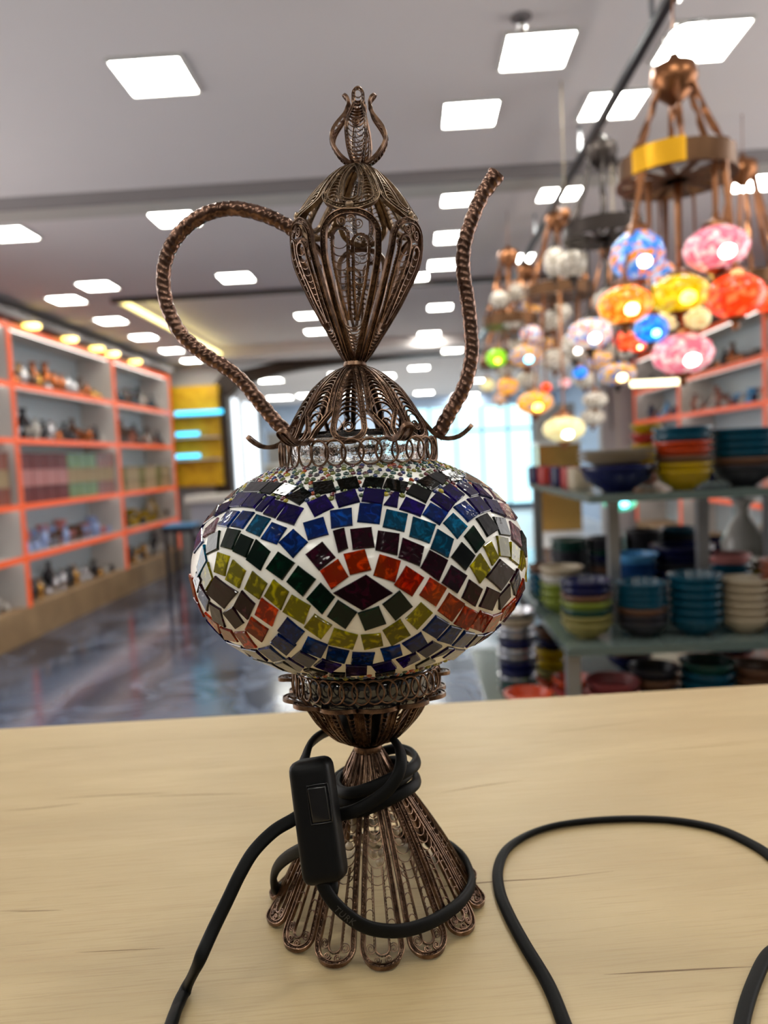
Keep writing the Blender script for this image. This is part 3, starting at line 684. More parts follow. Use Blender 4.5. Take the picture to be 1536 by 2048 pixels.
chandelier(.80, 5.0, 1.18, .80, .18, [(993,716,42,36,5.0,'green','yellow'),(1015,773,44,36,4.9,'amber',None),(1130,766,24,20,5.0,'pink',None),(1055,760,50,34,5.1,'clear',None),(1045,650,50,36,5.2,'clear',None),(1090,690,46,30,5.2,'gold',None)],
 'farther chandelier with a green globe above the aisle')
chandelier(.80, 6.4, 1.18, .75, .2, [(1010,740,40,28,6.4,'clear',None),(975,770,30,24,6.4,'cream',None),(1000,800,30,24,6.4,'gold',None),(1035,690,40,24,6.4,'clear',None)], 'last chandelier in the row with small pale globes')
chandelier(1.5, 3.4, 1.18, .7, .15, [(1450,560,60,44,3.4,'yellow',None),(1385,640,60,40,3.5,'gold',None),(1536,600,60,50,3.3,'redor',None)], 'chandelier with gold and yellow globes half hidden behind the large one', ztop=1.42)
chandelier(.62, 4.5, 1.15, .78, .16, [(1000,600,40,34,4.4,'clear',None),(1035,585,44,36,4.5,'clear',None),(1065,610,46,36,4.5,'gold',None),(1090,590,44,36,4.6,'clear',None),(1025,640,40,34,4.4,'clear',None),(1062,668,46,34,4.4,'mix',None),(1120,625,46,36,4.6,'clear',None)], 'brownish chandelier of frosted globes hanging toward the open aisle', ztop=1.42)
chandelier(1.26, 4.7, 1.2, .80, .16, [(1215,640,50,40,4.6,'clear',None),(1200,720,50,36,4.6,'gold',None),(1240,700,50,40,4.7,'clear',None),(1170,760,44,34,4.6,'clear',None),(1185,835,50,34,4.7,'clear',None)], 'brown chandelier of frosted globes farther back than the dark ring chandelier', ztop=1.42)
# lone pendants under the rail
for px, py, gw, gh, dd, m, b_, lb in ((1240,1005,66,36,3.6,'aqua','cyan','small aqua glowing lamp seen between the top and middle rack tiers'),(1130,430,22,26,3.0,'orange',None,'tiny orange copper pendant hanging above the aisle')):
    p = atd(px, py, dd); r = gw/F*dd/2; h = gh/F*dd/2
    root = empty('pendant_lamp', p, label=lb, cat='pendant lamp')
    MB().ball((0,0,0), r, h, 20).build('lamp_globe', GM[m] if m != 'orange' else chain_m, root, smooth=True)
    if b_: MB().ball((0,-r*.8,0), r*.28, r*.28, 12).build('bulb', BM[b_], root, smooth=True)  # glowing ball added as the hot spot on the globe's near side
    MB().sweep([(0,0,h), (0,0,CEIL-p[2])], rect(.008,.003), twist=200).build('cord', cols['cream'], root)
tube = empty('tube_light', W(2.9, 8.0, .95), label='warm white tube light in front of the orange shelves behind the lamps', cat='tube light'); off = -np.array(tube.location)
a1 = atd(1262,768,8.2)-CAM; a2 = atd(1359,764,8.2)-CAM
part('tube', [(a1[0],a2[0],8.18,8.22,a1[2]-.03,a1[2]+.03)], mat('tube_led', (1,1,1), .4, emit=(1,.9,.55), es=4), tube, off)
for q in (a1[0]+.05, a2[0]-.05): part('bracket', [(q,q+.02,8.19,8.21,a1[2]+.03,1.42)], steel, tube, off)
for d_, X_, lb in ((2.1,.42,'small round dark ceiling sprinkler beside the front ceiling panels'),):
    root = empty('ceiling_sprinkler', W(X_, 2.55, 1.42), label=lb, cat='sprinkler')
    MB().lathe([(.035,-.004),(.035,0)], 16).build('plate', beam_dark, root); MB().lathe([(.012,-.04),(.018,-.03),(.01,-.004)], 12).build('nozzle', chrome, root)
# ------------------------------------------------------------------ the counter the lamp stands on
ang = math.atan2(.3404-.2872, .3687+.3724)
tb = empty('counter', (0, .3137, FLOOR), ang, label='long oak laminate counter carrying the mosaic lamp and its cord', cat='counter')
H0 = -FLOOR
def tpart(name, mb, m, **k): return mb.build(name, m, tb, **k)
me = MB().box((-1.15, -.78, H0-.038), (1.15, 0, H0)); o = tpart('counter_top', me, oak)
bv = o.modifiers.new('edge', 'BEVEL'); bv.width = .0012; bv.segments = 2
tpart('front_panel', MB().box((-1.12, -.035, .08), (1.12, -.015, H0-.038)), oak)
tpart('side_panel', MB().box((-1.12, -.72, 0), (-1.10, -.035, H0-.038)), oak)
tpart('side_panel', MB().box((1.10, -.72, 0), (1.12, -.035, H0-.038)), oak)
tpart('kick_board', MB().box((-1.10, -.06, 0), (1.10, -.045, .08)), brown)
for pts, wd in (([(0,1622),(80,1616),(165,1606)],.0011),([(112,1597),(230,1590),(350,1585)],.0012),([(265,1594),(400,1589),(520,1587)],.0009),
    ([(0,1822),(60,1822),(128,1820)],.0008),([(700,1782),(840,1776),(990,1763),(1100,1756),(1228,1742)],.0011),([(1208,1949),(1330,1942),(1440,1936),(1512,1933)],.0012),
    ([(870,1588),(960,1572),(1050,1560)],.0008),([(40,1500),(200,1492)],.0005),([(1080,1468),(1300,1440)],.0005),([(150,1905),(330,1896)],.0005),([(1330,1500),(1500,1486)],.0005)):
    P = spline([atz(x, y, .00006) for x, y in pts], 24); k = np.sin(np.linspace(.12, math.pi-.12, 24))
    g = MB().sweep(P, rect(wd*.8, .00006), nrm=(0,0,1), scale=k).build('grain_line', mat('dark_grain', srgb(128,104,76), .6), tb)
    bpy.context.view_layer.update(); g.matrix_parent_inverse = tb.matrix_world.inverted()

# ------------------------------------------------------------------ the mosaic lamp
LAMP = empty('mosaic_table_lamp', (0, 0, 0), label='ewer shaped mosaic glass lamp with copper filigree and black cord on the oak counter', cat='table lamp')
class Prof:
    def __init__(s, pts, sg=1, n=200):
        P = spline(pts, n); s.P = P; s.sg = sg
        s.L_ = np.concatenate([[0], np.cumsum(np.linalg.norm(np.diff(P, axis=0), axis=1))]); s.L = s.L_[-1]
        T = np.gradient(P, axis=0); T /= np.linalg.norm(T, axis=1, keepdims=True); s.N = np.stack([T[:, 1], -T[:, 0]], 1)*sg
    def ev(s, tau):
        f = lambda a: np.interp(tau, s.L_, a)
        return f(s.P[:, 0]), f(s.P[:, 1]), f(s.N[:, 0]), f(s.N[:, 1])
    def tau_at_z(s, z):
        return s.L_[np.argmin(abs(s.P[:, 1]-z))]
def onsurf(pr, st, lift=0., az0=0.):
    st = np.asarray(st, float); r, z, nr, nz_ = pr.ev(st[:, 1]); az = az0+st[:, 0]/np.maximum(r, .0035)
    N = np.stack([nr*np.sin(az), -nr*np.cos(az), nz_], 1)
    P = np.stack([r*np.sin(az), -r*np.cos(az), z], 1)+N*np.asarray(lift).reshape(-1, 1) if np.ndim(lift) else np.stack([r*np.sin(az), -r*np.cos(az), z], 1)+N*lift
    return P, N
def outline(wf, ta, tb_, a, dl, n=26):
    tc = tb_-a; T = np.linspace(ta+dl*.6, tc, n); w_ = np.maximum(wf(T)-dl, .00015)
    th = np.linspace(0, math.pi, 17)[1:-1]; wc = max(wf(np.array([tc]))[0]-dl, .0003); aa = max(a-dl, .0003)
    L = np.stack([-w_, T], 1); A = np.stack([-wc*np.cos(th), tc+aa*np.sin(th)], 1); R = np.stack([w_[::-1], T[::-1]], 1)
    return np.concatenate([L, A, R])
def wire(mb, pr, st, th=.00035, dep=.0013, lift=0., az0=0.):
    P, N = onsurf(pr, st, lift, az0); mb.sweep(P, rect(th, dep), nrm=N)
def twist(mb, pr, st, r=.00034, lift=0., az0=0.):
    st = np.asarray(st); L = np.concatenate([[0], np.cumsum(np.linalg.norm(np.diff(st, axis=0), axis=1))]); n = int(L[-1]/.0006)+2
    u = np.linspace(0, L[-1], n); st = np.stack([np.interp(u, L, st[:, 0]), np.interp(u, L, st[:, 1])], 1)
    P, N = onsurf(pr, st, lift, az0); mb.sweep(P, circ(r*1.25, 5, r*.6), nrm=N, twist=2100, caps=False)
def border(mb, pr, wf, ta, tb_, a, width=.0026, az0=0., dep=.0018):
    wire(mb, pr, outline(wf, ta, tb_, a, .0002), .00045, dep, 0, az0)
    wire(mb, pr, outline(wf, ta, tb_, a, width*.5), width*.8, .00035, -.0002, az0)
    twist(mb, pr, outline(wf, ta, tb_, a, width*.32), lift=.0003, az0=az0)
    twist(mb, pr, outline(wf, ta, tb_, a, width*.66), lift=.0003, az0=az0)
    wire(mb, pr, outline(wf, ta, tb_, a, width), .0004, dep*.85, 0, az0)
def arcs(mb, pr, wf, taus, inset, dirn=1, k=.9, s0=None, az0=0., th=.00036, dep=.0012):
    for t in taus:
        wi = wf(np.array([t]))[0]-inset
        if wi < .0006: continue
        a = np.linspace(0, math.pi, 11); c0 = 0 if s0 is None else s0(t)
        wire(mb, pr, np.stack([c0+wi*np.cos(a), t+dirn*wi*k*np.sin(a)], 1), th, dep, 0, az0)
def spiral(mb, pr, s, t, r, turns=1.6, ph=0., az0=0.):
    a = np.linspace(0, turns*2*math.pi, int(16*turns)); rr = r*(1-.75*a/a[-1])
    wire(mb, pr, np.stack([s+rr*np.cos(a+ph), t+rr*np.sin(a+ph)], 1), .00036, .0012, 0, az0)
def mesh_copy(o, parent, az):
    c_ = o.copy(); COL.objects.link(c_); c_.parent = parent; c_.rotation_euler = (0, 0, az); return c_

# ---- skirt base: fourteen long filigree petals
zt = lambda y: at(740, y, 0)[2]
SK = Prof([(.0062,.0850),(.0085,.0795),(.0145,.0690),(.0228,.0575),(.0315,.0440),(.0395,.0305),(.0462,.0175),(.0515,.0075),(.0555,.0032),(.0590,.0022)], sg=-1)
hub = MB(); hub.lathe([(.0078,.0905),(.0088,.0885),(.0072,.0865),(.0078,.084),(.0066,.0815),(.0066,.0785)], 24)
for k in range(14):
    a = k*2*math.pi/14+.1; dz = .006+.004*(k % 2)
    hub.sweep([(.0074*math.sin(a), -.0074*math.cos(a), .083), (.0115*math.sin(a+.05), -.0115*math.cos(a+.05), .0765), (.0145*math.sin(a+.1), -.0145*math.cos(a+.1), .0765-dz)], circ(.0007, 6), scale=[1.5, 1, .7])
base = hub.build('base', metal, LAMP, auto=40)
def w_sk(t):
    r = SK.ev(t)[0]; return np.minimum(r*.205, .0108)
pm = MB(); L = SK.L
border(pm, SK, w_sk, .001, L, .0095, .0024, dep=.0022)
wi = lambda t: w_sk(t)*.30
wire(pm, SK, outline(wi, L*.56, L-.0066, .003, 0), .0005, .0016)
twist(pm, SK, outline(wi, L*.56, L-.0066, .003, -.0007), r=.0003)
arcs(pm, SK, w_sk, np.linspace(L*.10, L*.58, 15), .0024, 1, 1.15)
sd = lambda sgn: (lambda t: sgn*(w_sk(np.array([t]))[0]-.0024+wi(np.array([t]))[0])*.5)
for sgn in (-1, 1):
    arcs(pm, SK, lambda t: (w_sk(t)-.0024-wi(t))*.5+.0024, np.linspace(L*.62, L*.82, 5), .0024, -1, 1.4, s0=sd(sgn))
spiral(pm, SK, -.0056, L-.0095, .0024, 2.); spiral(pm, SK, .0054, L-.0090, .0024, 2., ph=2.5)
spiral(pm, SK, -.0026, L-.0046, .0018, 1.6); spiral(pm, SK, .0026, L-.0046, .0018, 1.6, 2)
pet = pm.build('petal', metal, base, auto=40); ph0 = math.radians(-19)
pet.rotation_euler = (0, 0, ph0)
for k in range(1, 14): mesh_copy(pet, base, ph0+k*2*math.pi/14+.02*math.sin(k*3.1))
# pale twisted bundle seen inside the skirt
kb = MB()
for i in range(46):
    a = i*.9; rr = .0095+.0035*math.sin(i*.7); z = .070-.00095*i
    kb.ball((rr*math.sin(a)*1.2, -abs(rr*math.cos(a))-.002, z), .0024, .0018, 8, ax=(math.cos(a), math.sin(a), .6))
kb.build('bead_bundle', pearl, base, smooth=True)

# ---- cup under the globe
cz = 0
CUP = Prof([(.0080,.0890),(.0168,.0915),(.0270,.1012),(.0325,.1095),(.0365,.1130),(.0400,.1142),(.0440,.1144)], sg=1)
cup = MB().lathe([(.0078,-.0010),(.0092,0),(.0096,.0014),(.0085,.0030),(.006,.0030)], 24).build('cup', metal, LAMP, auto=40, loc=(0,0,.0885), rot=(math.radians(-5),0,0))
CUP.P[:, 1] -= .0885
def w_cup(t): return np.minimum(CUP.ev(t)[0]*.258, .0104)
cm_ = MB(); L = CUP.L
border(cm_, CUP, w_cup, .0012, L, .006, .0022, dep=.002)
wi = lambda t: w_cup(t)*.32
wire(cm_, CUP, outline(wi, L*.24, L*.80, .003, 0), .0004, .0014); twist(cm_, CUP, outline(wi, L*.24, L*.80, .003, -.0006), r=.0003)
for sgn in (-1, 1):
    arcs(cm_, CUP, lambda t: (w_cup(t)-.0022-wi(t))*.5+.0022, np.linspace(L*.3, L*.72, 8), .0022, -1, 1.2, s0=(lambda sgn: (lambda t: sgn*(w_cup(np.array([t]))[0]-.0022+wi(np.array([t]))[0])*.5))(sgn))
spiral(cm_, CUP, -.004, L-.006, .0022); spiral(cm_, CUP, .004, L-.006, .0022, ph=3)
cp = cm_.build('petal', metal, cup, auto=40); cp.rotation_euler = (0, 0, math.radians(-17))
for k in range(1, 12): mesh_copy(cp, cup, math.radians(-17+30*k))

# ---- collars of overlapping wire loops
def collar(name, rc, zc0, a, b, n, rw, x0, tl_=0.):
    zc_ = 0.
    mb = MB()
    for k in range(n):
        th = np.linspace(0, 2*math.pi, 20, endpoint=False); az = k*2*math.pi/n+a*np.cos(th)/rc
        r_ = rc+.0011*np.cos(th+.4)+.0004*np.sin(th)
        mb.sweep(np.stack([x0+r_*np.sin(az), -r_*np.cos(az), zc_+b*np.sin(th)], 1), circ(rw, 6), closed=True)
    for dz in (b*.92, ):
        th = np.linspace(0, 2*math.pi, 72, endpoint=False)
        mb.sweep(np.stack([x0+(rc-.0012)*np.sin(th), -(rc-.0012)*np.cos(th), np.full(72, zc_+dz)], 1), circ(rw*.9, 6), closed=True)
    return mb.build(name, metal, LAMP, smooth=True, loc=(0, 0, zc0), rot=(math.radians(tl_), 0, 0))
lc = collar('lower_collar', .0382, .1232, .0047, .0056, 38, .00050, .001, -5)
uc = collar('upper_collar', .0398, .2420, .0054, .0061, 30, .00060, .0028)
# side scroll loops beside the lower collar
for azd in (-84, 86, 140, -140):
    lp = MB(); pr2 = Prof([(.0375,.0015),(.0410,.0018),(.0455,.0016)], sg=1)
    border(lp, pr2, lambda t: np.full(np.shape(t), .0062), .0005, pr2.L, .0045, .0018)
    spiral(lp, pr2, 0, pr2.L*.5, .002)
    o = lp.build('scroll_loop', metal, lc, auto=40); o.rotation_euler = (0, 0, math.radians(azd))

# ---- glass globe
GX, GZ, GR, GC = .00096, .18498, .0864, .0571
Q = []
for i in range(49):
    ph = -math.pi/2+math.pi*i/48; r_ = GR*math.cos(ph); z_ = GC*math.sin(ph)
    if z_ > 0 and r_ < .036: continue
    if z_ < 0 and r_ < .034: continue
    Q.append((r_, z_))
Q = Q+[(.0335, Q[-1][1]+.0015)]
globe = MB().lathe(Q, 96, (0,0,0), caps=False).build('glass_globe', grout, LAMP, smooth=True, loc=(GX, 0, GZ))
gc = np.array((GX, 0, GZ)); SS = np.array((1/GR, 1/GR, 1/GC))
def hit(x, y):
    o = (CAM-gc)*SS; d = ray(x, y); d2 = d*SS; A = d2@d2; B = o@d2; Cc = o@o-1; D = B*B-A*Cc
    t = (-B-math.sqrt(D))/A if D > 0 else -B/A
    p = (o+d2*t); p = p/np.linalg.norm(p)
    return p/SS
# traced tiles: region origin, colour letter, four corners (region pixels at 6.4x)
TILES = {
(370,900): """K 740 555 860 430 1100 425 965 555
K 965 555 1105 430 1265 440 1105 580
K 1125 575 1290 440 1460 485 1285 610
K 1290 615 1522 495 1632 570 1465 715
N 565 745 700 560 870 560 735 735
N 735 735 870 560 1050 580 890 755
N 905 780 1065 600 1170 610 985 800
N 1005 830 1150 645 1310 685 1155 880
N 1175 900 1320 690 1525 750 1395 970
N 390 860 460 720 620 655 560 775
K 240 970 310 850 430 710 385 860
N 165 1020 240 900 300 840 230 980
K 500 640 590 540 700 500 610 630
B 420 975 575 770 710 795 555 1000
B 590 985 760 785 900 805 745 1015
T 785 1040 930 830 1105 885 955 1115
B 975 1145 1125 930 1310 1000 1175 1215
B 1200 1190 1395 1015 1580 1180 1385 1390
P 245 1130 280 1020 440 870 380 1055
B 125 1330 140 1100 230 1000 245 1180
G 465 1245 560 1005 720 1035 615 1285
G 620 1305 730 1075 885 1145 790 1385
G 785 1410 925 1145 1100 1300 970 1547
G 285 1345 310 1110 460 1035 435 1275
T 165 1500 265 1210 290 1420 185 1640
G 1035 1520 1200 1300 1415 1445 1250 1670""",
(370,1130): """Y 385 95 435 -165 580 -115 520 145
Y 525 190 625 -70 785 75 700 300
Y 285 330 225 105 310 -40 370 175
Y 765 305 870 75 1060 235 960 440
Y 1015 395 1140 180 1335 340 1235 575
Y 1250 595 1370 375 1612 520 1530 755
M 280 355 395 135 690 345 510 560
M 625 520 735 320 905 495 815 695
M 325 470 465 560 530 790 370 695
M 495 600 625 520 765 740 660 810
M 185 395 215 240 325 440 300 590
M 125 190 165 80 220 190 180 355
R 895 630 985 415 1200 575 1125 780
R 775 810 850 655 1075 820 1000 975
R 635 850 780 840 930 1050 800 1055
R 455 780 600 830 690 980 525 930
R 265 595 430 740 470 870 310 700
R 65 110 110 160 175 470 120 400
R 130 400 180 480 265 660 200 590
B 1185 830 1310 660 1536 850 1410 1010
B 1090 985 1195 865 1430 1020 1310 1145
B 940 1065 1095 1025 1290 1195 1140 1225
N 720 1050 920 1080 1070 1215 900 1170
N 540 960 720 1030 850 1160 640 1080
N 1365 1180 1480 1085 1697 1200 1600 1300
N 1280 1205 1330 1175 1530 1300 1480 1350
K 1150 1250 1260 1225 1480 1350 1410 1365
N 250 700 300 740 400 890 340 810
N 380 800 460 880 540 960 420 900
K 850 1190 1120 1250 1270 1350 1100 1300""",
(600,900): """K 160 435 420 405 465 540 190 590
K 470 400 725 355 775 490 520 535
K 790 480 835 365 1090 375 1050 500
K 1060 490 1110 380 1390 430 1335 570
K 1350 560 1440 440 1682 550 1612 690
N 90 690 335 585 440 740 185 865
N 435 585 710 515 770 670 495 745
N 785 665 825 500 1095 525 1055 710
N 1070 710 1195 550 1270 560 1245 745
N 1265 765 1350 610 1605 720 1545 860
B 40 940 305 865 370 1085 105 1160
B 385 785 665 750 675 970 400 1010
B 730 925 765 690 1055 710 1020 955
T 1055 990 1105 765 1380 825 1335 1055
T 1395 1110 1440 860 1740 960 1655 1200
M 420 1040 570 1000 620 1260 490 1320
M 640 1020 915 990 955 1250 675 1280
M 960 1285 995 1035 1275 1075 1245 1355
M 1255 1380 1310 1125 1590 1240 1530 1490
M 70 1340 290 1175 460 1375 245 1550""",
(600,1130): """R 255 75 490 -80 625 150 405 315
R 555 -140 830 -200 915 65 640 130
R 935 135 1015 -140 1290 -55 1215 225
R 1200 255 1355 5 1590 160 1430 405
M 420 355 845 120 1190 355 800 580
G -175 215 -20 5 210 180 45 405
G 80 430 265 220 450 410 290 630
G 345 655 485 440 735 600 585 810
G 735 610 1010 520 1105 745 830 835
G 1050 500 1275 320 1445 530 1215 705
Y 50 790 185 620 415 765 275 940
Y 355 1005 435 800 745 890 680 1065
Y 775 890 1035 870 1065 1020 820 1070
Y 1055 835 1285 685 1415 890 1165 1020
Y 1345 685 1550 470 1697 605 1490 820
B 15 1080 100 910 360 1015 275 1175
B 330 1185 365 1035 635 1095 575 1240
B 650 1250 670 1110 960 1115 925 1270
B 1025 1070 1280 1010 1310 1135 1075 1215
B 1300 1000 1550 850 1630 995 1430 1110
N 175 1280 285 1190 535 1270 400 1360
N 585 1270 860 1275 855 1385 590 1400
N 905 1275 1170 1205 1240 1300 980 1360
N 1225 1205 1480 1110 1540 1190 1310 1295
K 370 1400 400 1365 580 1375 580 1425
K 960 1380 1220 1330 1215 1375 960 1410
K 45 1330 120 1310 360 1370 270 1410""",
(830,900): """K 15 410 140 350 330 460 205 545
K 140 350 255 295 440 370 350 465
K 290 300 440 270 620 370 430 370
K 620 385 640 295 830 375 900 490
K 860 480 830 375 930 420 1020 505
K 440 380 600 380 600 410 450 420
N 320 510 430 440 635 585 525 680
N 190 640 280 545 520 680 420 810
B 90 830 190 685 420 815 315 970
N 515 455 660 430 815 580 705 610
N 710 435 800 455 985 635 820 590
B 485 735 620 660 805 830 675 930
N 655 635 810 600 965 780 820 830
N 870 625 1030 660 1140 860 980 800
T 355 935 475 815 665 990 540 1145
T 190 1265 280 1015 495 1145 420 1385
K 770 880 905 815 1065 1020 920 1120
K 985 860 1130 880 1210 1110 1080 1090
G 620 1105 735 970 890 1190 775 1325
K 455 1370 590 1180 765 1355 640 1545
P 1200 910 1320 1020 1340 1250 1230 1150
K 1340 1030 1400 1130 1415 1380 1335 1250
Y 1030 1100 1175 1130 1205 1380 1070 1365
Y 1205 1175 1330 1260 1310 1480 1205 1400
Y 865 1230 955 1165 1060 1385 980 1485
Y 695 1490 825 1320 960 1530 820 1710
Y 1335 1280 1415 1420 1420 1690 1320 1510
P 930 500 1060 560 1170 690 1020 630
P 1050 680 1180 700 1280 910 1150 870
N 1180 700 1230 720 1320 880 1280 910
M 65 1510 180 1280 420 1410 300 1680
M 335 1700 460 1470 665 1605 530 1835""",
(830,1130): """M 590 420 690 180 860 300 755 530
M 895 155 1080 -80 1270 80 1090 330
M 1210 210 1300 40 1340 190 1260 390
M 810 530 920 275 1080 350 970 580
M 1065 570 1060 400 1200 235 1210 400
R 50 385 190 155 405 290 260 530
R 285 585 435 350 635 490 460 720
R 490 750 635 510 800 600 660 825
R 680 795 835 575 985 630 825 840
R 850 860 975 640 1110 600 990 830
R 1085 715 1115 560 1275 415 1250 550
R 1280 470 1285 370 1375 165 1390 290
B 90 830 265 635 440 740 265 935
B 275 955 455 765 600 805 445 1005
B 465 1025 630 830 765 865 610 1050
N 640 1045 790 885 870 880 730 1010
N 740 1020 870 880 990 830 920 940
N 20 1100 225 965 345 1025 130 1170
N 200 1175 420 1040 490 1050 350 1130
N 350 1185 500 1060 640 1075 480 1190
K 0 1280 180 1175 260 1215 0 1310
N 930 940 1000 830 1150 770 1050 880
P 1160 740 1180 650 1290 520 1240 640
N 1320 520 1400 360 1390 440 1330 540""",
}
TCOL = dict(K=(9,12,11), N=(15,8,60), B=(8,34,86), T=(3,60,86), G=(2,20,10), Y=(112,102,5), R=(128,28,4), M=(26,2,11), P=(110,84,92))  # P puts a pinkish reflection into the tile colour
TCOL = {k: srgb(*v) for k, v in TCOL.items()}
tm = MB(); quads = []
def add_tile(P, col, lift=.0011):
    P = [np.array(p) for p in P]; cen = sum(P)/4
    n = nz(np.cross(P[2]-P[0], P[3]-P[1]))
    if n@(cen*SS*SS) < 0: P = P[::-1]; n = -n
    n = nz(n+rng.normal(0, .014, 3))
    # a flat pane of glass: drop every corner onto one plane, keep it just proud of the globe
    h = max((p-cen)@n for p in P)
    flat = [p-n*((p-cen)@n) for p in P]
    top0 = [p+n*(lift*.65) for p in flat]; ins = [p+(cen-p)*.06+n*lift for p in flat]; bot = [p-n*.0022 for p in flat]
    V = bot+top0+ins; f = [(8, 9, 10, 11)]
    for i in range(4):
        j = (i+1) % 4; f += [(i, j, 4+j, 4+i), (4+i, 4+j, 8+j, 8+i)]
    tm.add(V, f, col)
for (X0, Y0), txt in TILES.items():
    for ln in txt.strip().split('\n'):
        q = ln.split(); v = [float(a) for a in q[1:]]
        pp = [(X0+v[i]/6.4, Y0+v[i+1]/6.4) for i in range(0, 8, 2)]
        P = [hit(*p) for p in pp]
        base_c = np.array(TCOL[q[0]])*rng.uniform(.8, 1.25)
        quads.append(pp); add_tile(P, tuple(base_c))
        cy_ = sum(P)[1]/4
        if cy_ < -.004: add_tile([p*np.array((-1, -1, 1)) for p in P], tuple(base_c))
tiles = tm.build('mosaic_tiles', glass_tile, globe)
# glass beads on the shoulder and foot of the globe
def inquad(x, y):
    for q in quads:
        s = [(q[(i+1) % 4][0]-q[i][0])*(y-q[i][1])-(q[(i+1) % 4][1]-q[i][1])*(x-q[i][0]) for i in range(4)]
        if all(a > -25 for a in s) or all(a < 25 for a in s): return True
    return False
def proj(p):
    v = RW.T@(np.array(p)-CAM); return 768+F*v[0]/-v[2], 1024-F*v[1]/-v[2]
bcols = [srgb(*c_) for c_ in ((120,124,20),(150,140,10),(96,110,30),(20,34,120),(14,70,60),(110,20,30),(190,70,14),(60,90,50),(70,60,70),(200,180,20),(20,50,110),(90,40,50),(150,160,120),(16,90,90))]
bm_ = MB(); bf_ = MB(); placed = []
for it in range(16000):
    top = it % 9 != 0
    az = rng.uniform(0, 2*math.pi); r_ = rng.uniform(.0405, .0665) if top else rng.uniform(.040, .052)
    z_ = GC*math.sqrt(1-(r_/GR)**2)*(1 if top else -1); p = np.array((r_*math.sin(az), -r_*math.cos(az), z_))
    n = nz(p*SS*SS)
    if any(((p-q)**2).sum() < (.00265 if top else .003)**2 for q in placed): continue
    if n@(CAM-gc-p) > -.002:
        if inquad(*proj(p+gc)): continue
    elif r_ > .057: continue
    m_ = r_ - .0405
    if top and m_ < .007 and rng.uniform() < .5: continue
    placed.append(p); rr = rng.uniform(.00120, .00155)
    (bm_ if top else bf_).ball(p+n*.0001, rr, .0010, 9, c=tuple(.6*q for q in bcols[rng.integers(len(bcols))]), ax=n)
bead_m = mat('glass_bead', (.5,.5,.5), .08, coat=1.)
nt = bead_m.node_tree; a_ = nt.nodes.new('ShaderNodeAttribute'); a_.attribute_name = 'tint'; nt.links.new(a_.outputs['Color'], nt.nodes['Principled BSDF'].inputs['Base Color'])
bm_.build('shoulder_beads', bead_m, globe, smooth=True); bf_.build('foot_beads', bead_m, globe, smooth=True)
# clear glass neck inside the upper collar, socket inside the lower one
MB().lathe([(.0335,.232),(.0345,.236),(.0350,.2395),(.0368,.2425),(.0368,.2465),(.0350,.2490),(.0350,.2525),(.0325,.2525),(.0325,.2480),(.0340,.2445),(.0325,.240),(.0315,.232)], 72, (.0028,0,0), caps=False).build('glass_neck', clear, LAMP, smooth=True)
MB().lathe([(.0300,.1150),(.0342,.1160),(.0350,.1190),(.0340,.1225),(.0350,.126),(.0342,.1310)], 64, (.001,0,0)).build('glass_foot', mat('dark_glass', (.02,.022,.028), .06, coat=1., bump=(160,.001)), LAMP, smooth=True)
MB().lathe([(.010,.088),(.013,.094),(.016,.1),(.016,.113)], 24).build('lamp_socket', black_plastic, LAMP, smooth=True)

# ---- dome cap above the globe
DX = .0032
def rpx(y, hw): return at(712+hw, y, 0)[0]-at(712, y, 0)[0]
def zp(y): return at(712, y, 0)[2]
D = [(735,13),(741,34),(752,54),(766,73),(784,92),(806,108),(828,122),(850,135)]
DP = Prof([(rpx(y, h)*.985, zp(y)) for y, h in D]+[(rpx(872,142),zp(872)),(rpx(892,148)*.985,zp(890))], sg=-1)
DF = Prof([(rpx(y, h)*.985, zp(y)) for y, h in D]+[(rpx(868,146),zp(868)),(rpx(880,158),zp(880)),(rpx(886,176),zp(886)),(rpx(884,198),zp(884)),(rpx(874,215),zp(874)),(rpx(861,228),zp(861))], sg=-1)
dome = MB().lathe([(.0055,.2885),(.0062,.2865),(.0052,.2845),(.0045,.2835)], 20).build('dome_cap', metal, LAMP, auto=40, loc=(DX, 0, 0))
def w_d(t): return np.minimum(DP.ev(t)[0]*.245, .0092)
dm = MB(); L = DP.L
border(dm, DP, w_d, .001, L, .0075, .0025)
arcs(dm, DP, w_d, np.linspace(L*.14, L*.80, 13), .0025, -1, 1.0)
spiral(dm, DP, 0, L-.0085, .0030, 2.0)
p1_ = dm.build('petal', metal, dome, auto=40)
def w_f(t):
    a = DF.ev(t)[0]*.245; t0 = DP.L*.66; return np.where(t < t0, np.minimum(a, .0092), np.maximum(.0092-(t-t0)*.50, .0032))
dm = MB(); L = DF.L
border(dm, DF, w_f, .001, L, .0032, .0021, dep=.0022)
arcs(dm, DF, w_f, np.linspace(DP.L*.14, DP.L*.82, 13), .0025, -1, 1.0)
p2_ = dm.build('flared_petal', metal, dome, auto=40)
for k in range(6):
    a = math.radians(-93+60*k)
    for o_, az in ((p2_, a), (p1_, a+math.radians(30))):
        if k == 0: o_.rotation_euler = (0, 0, az)
        else: mesh_copy(o_, dome, az)

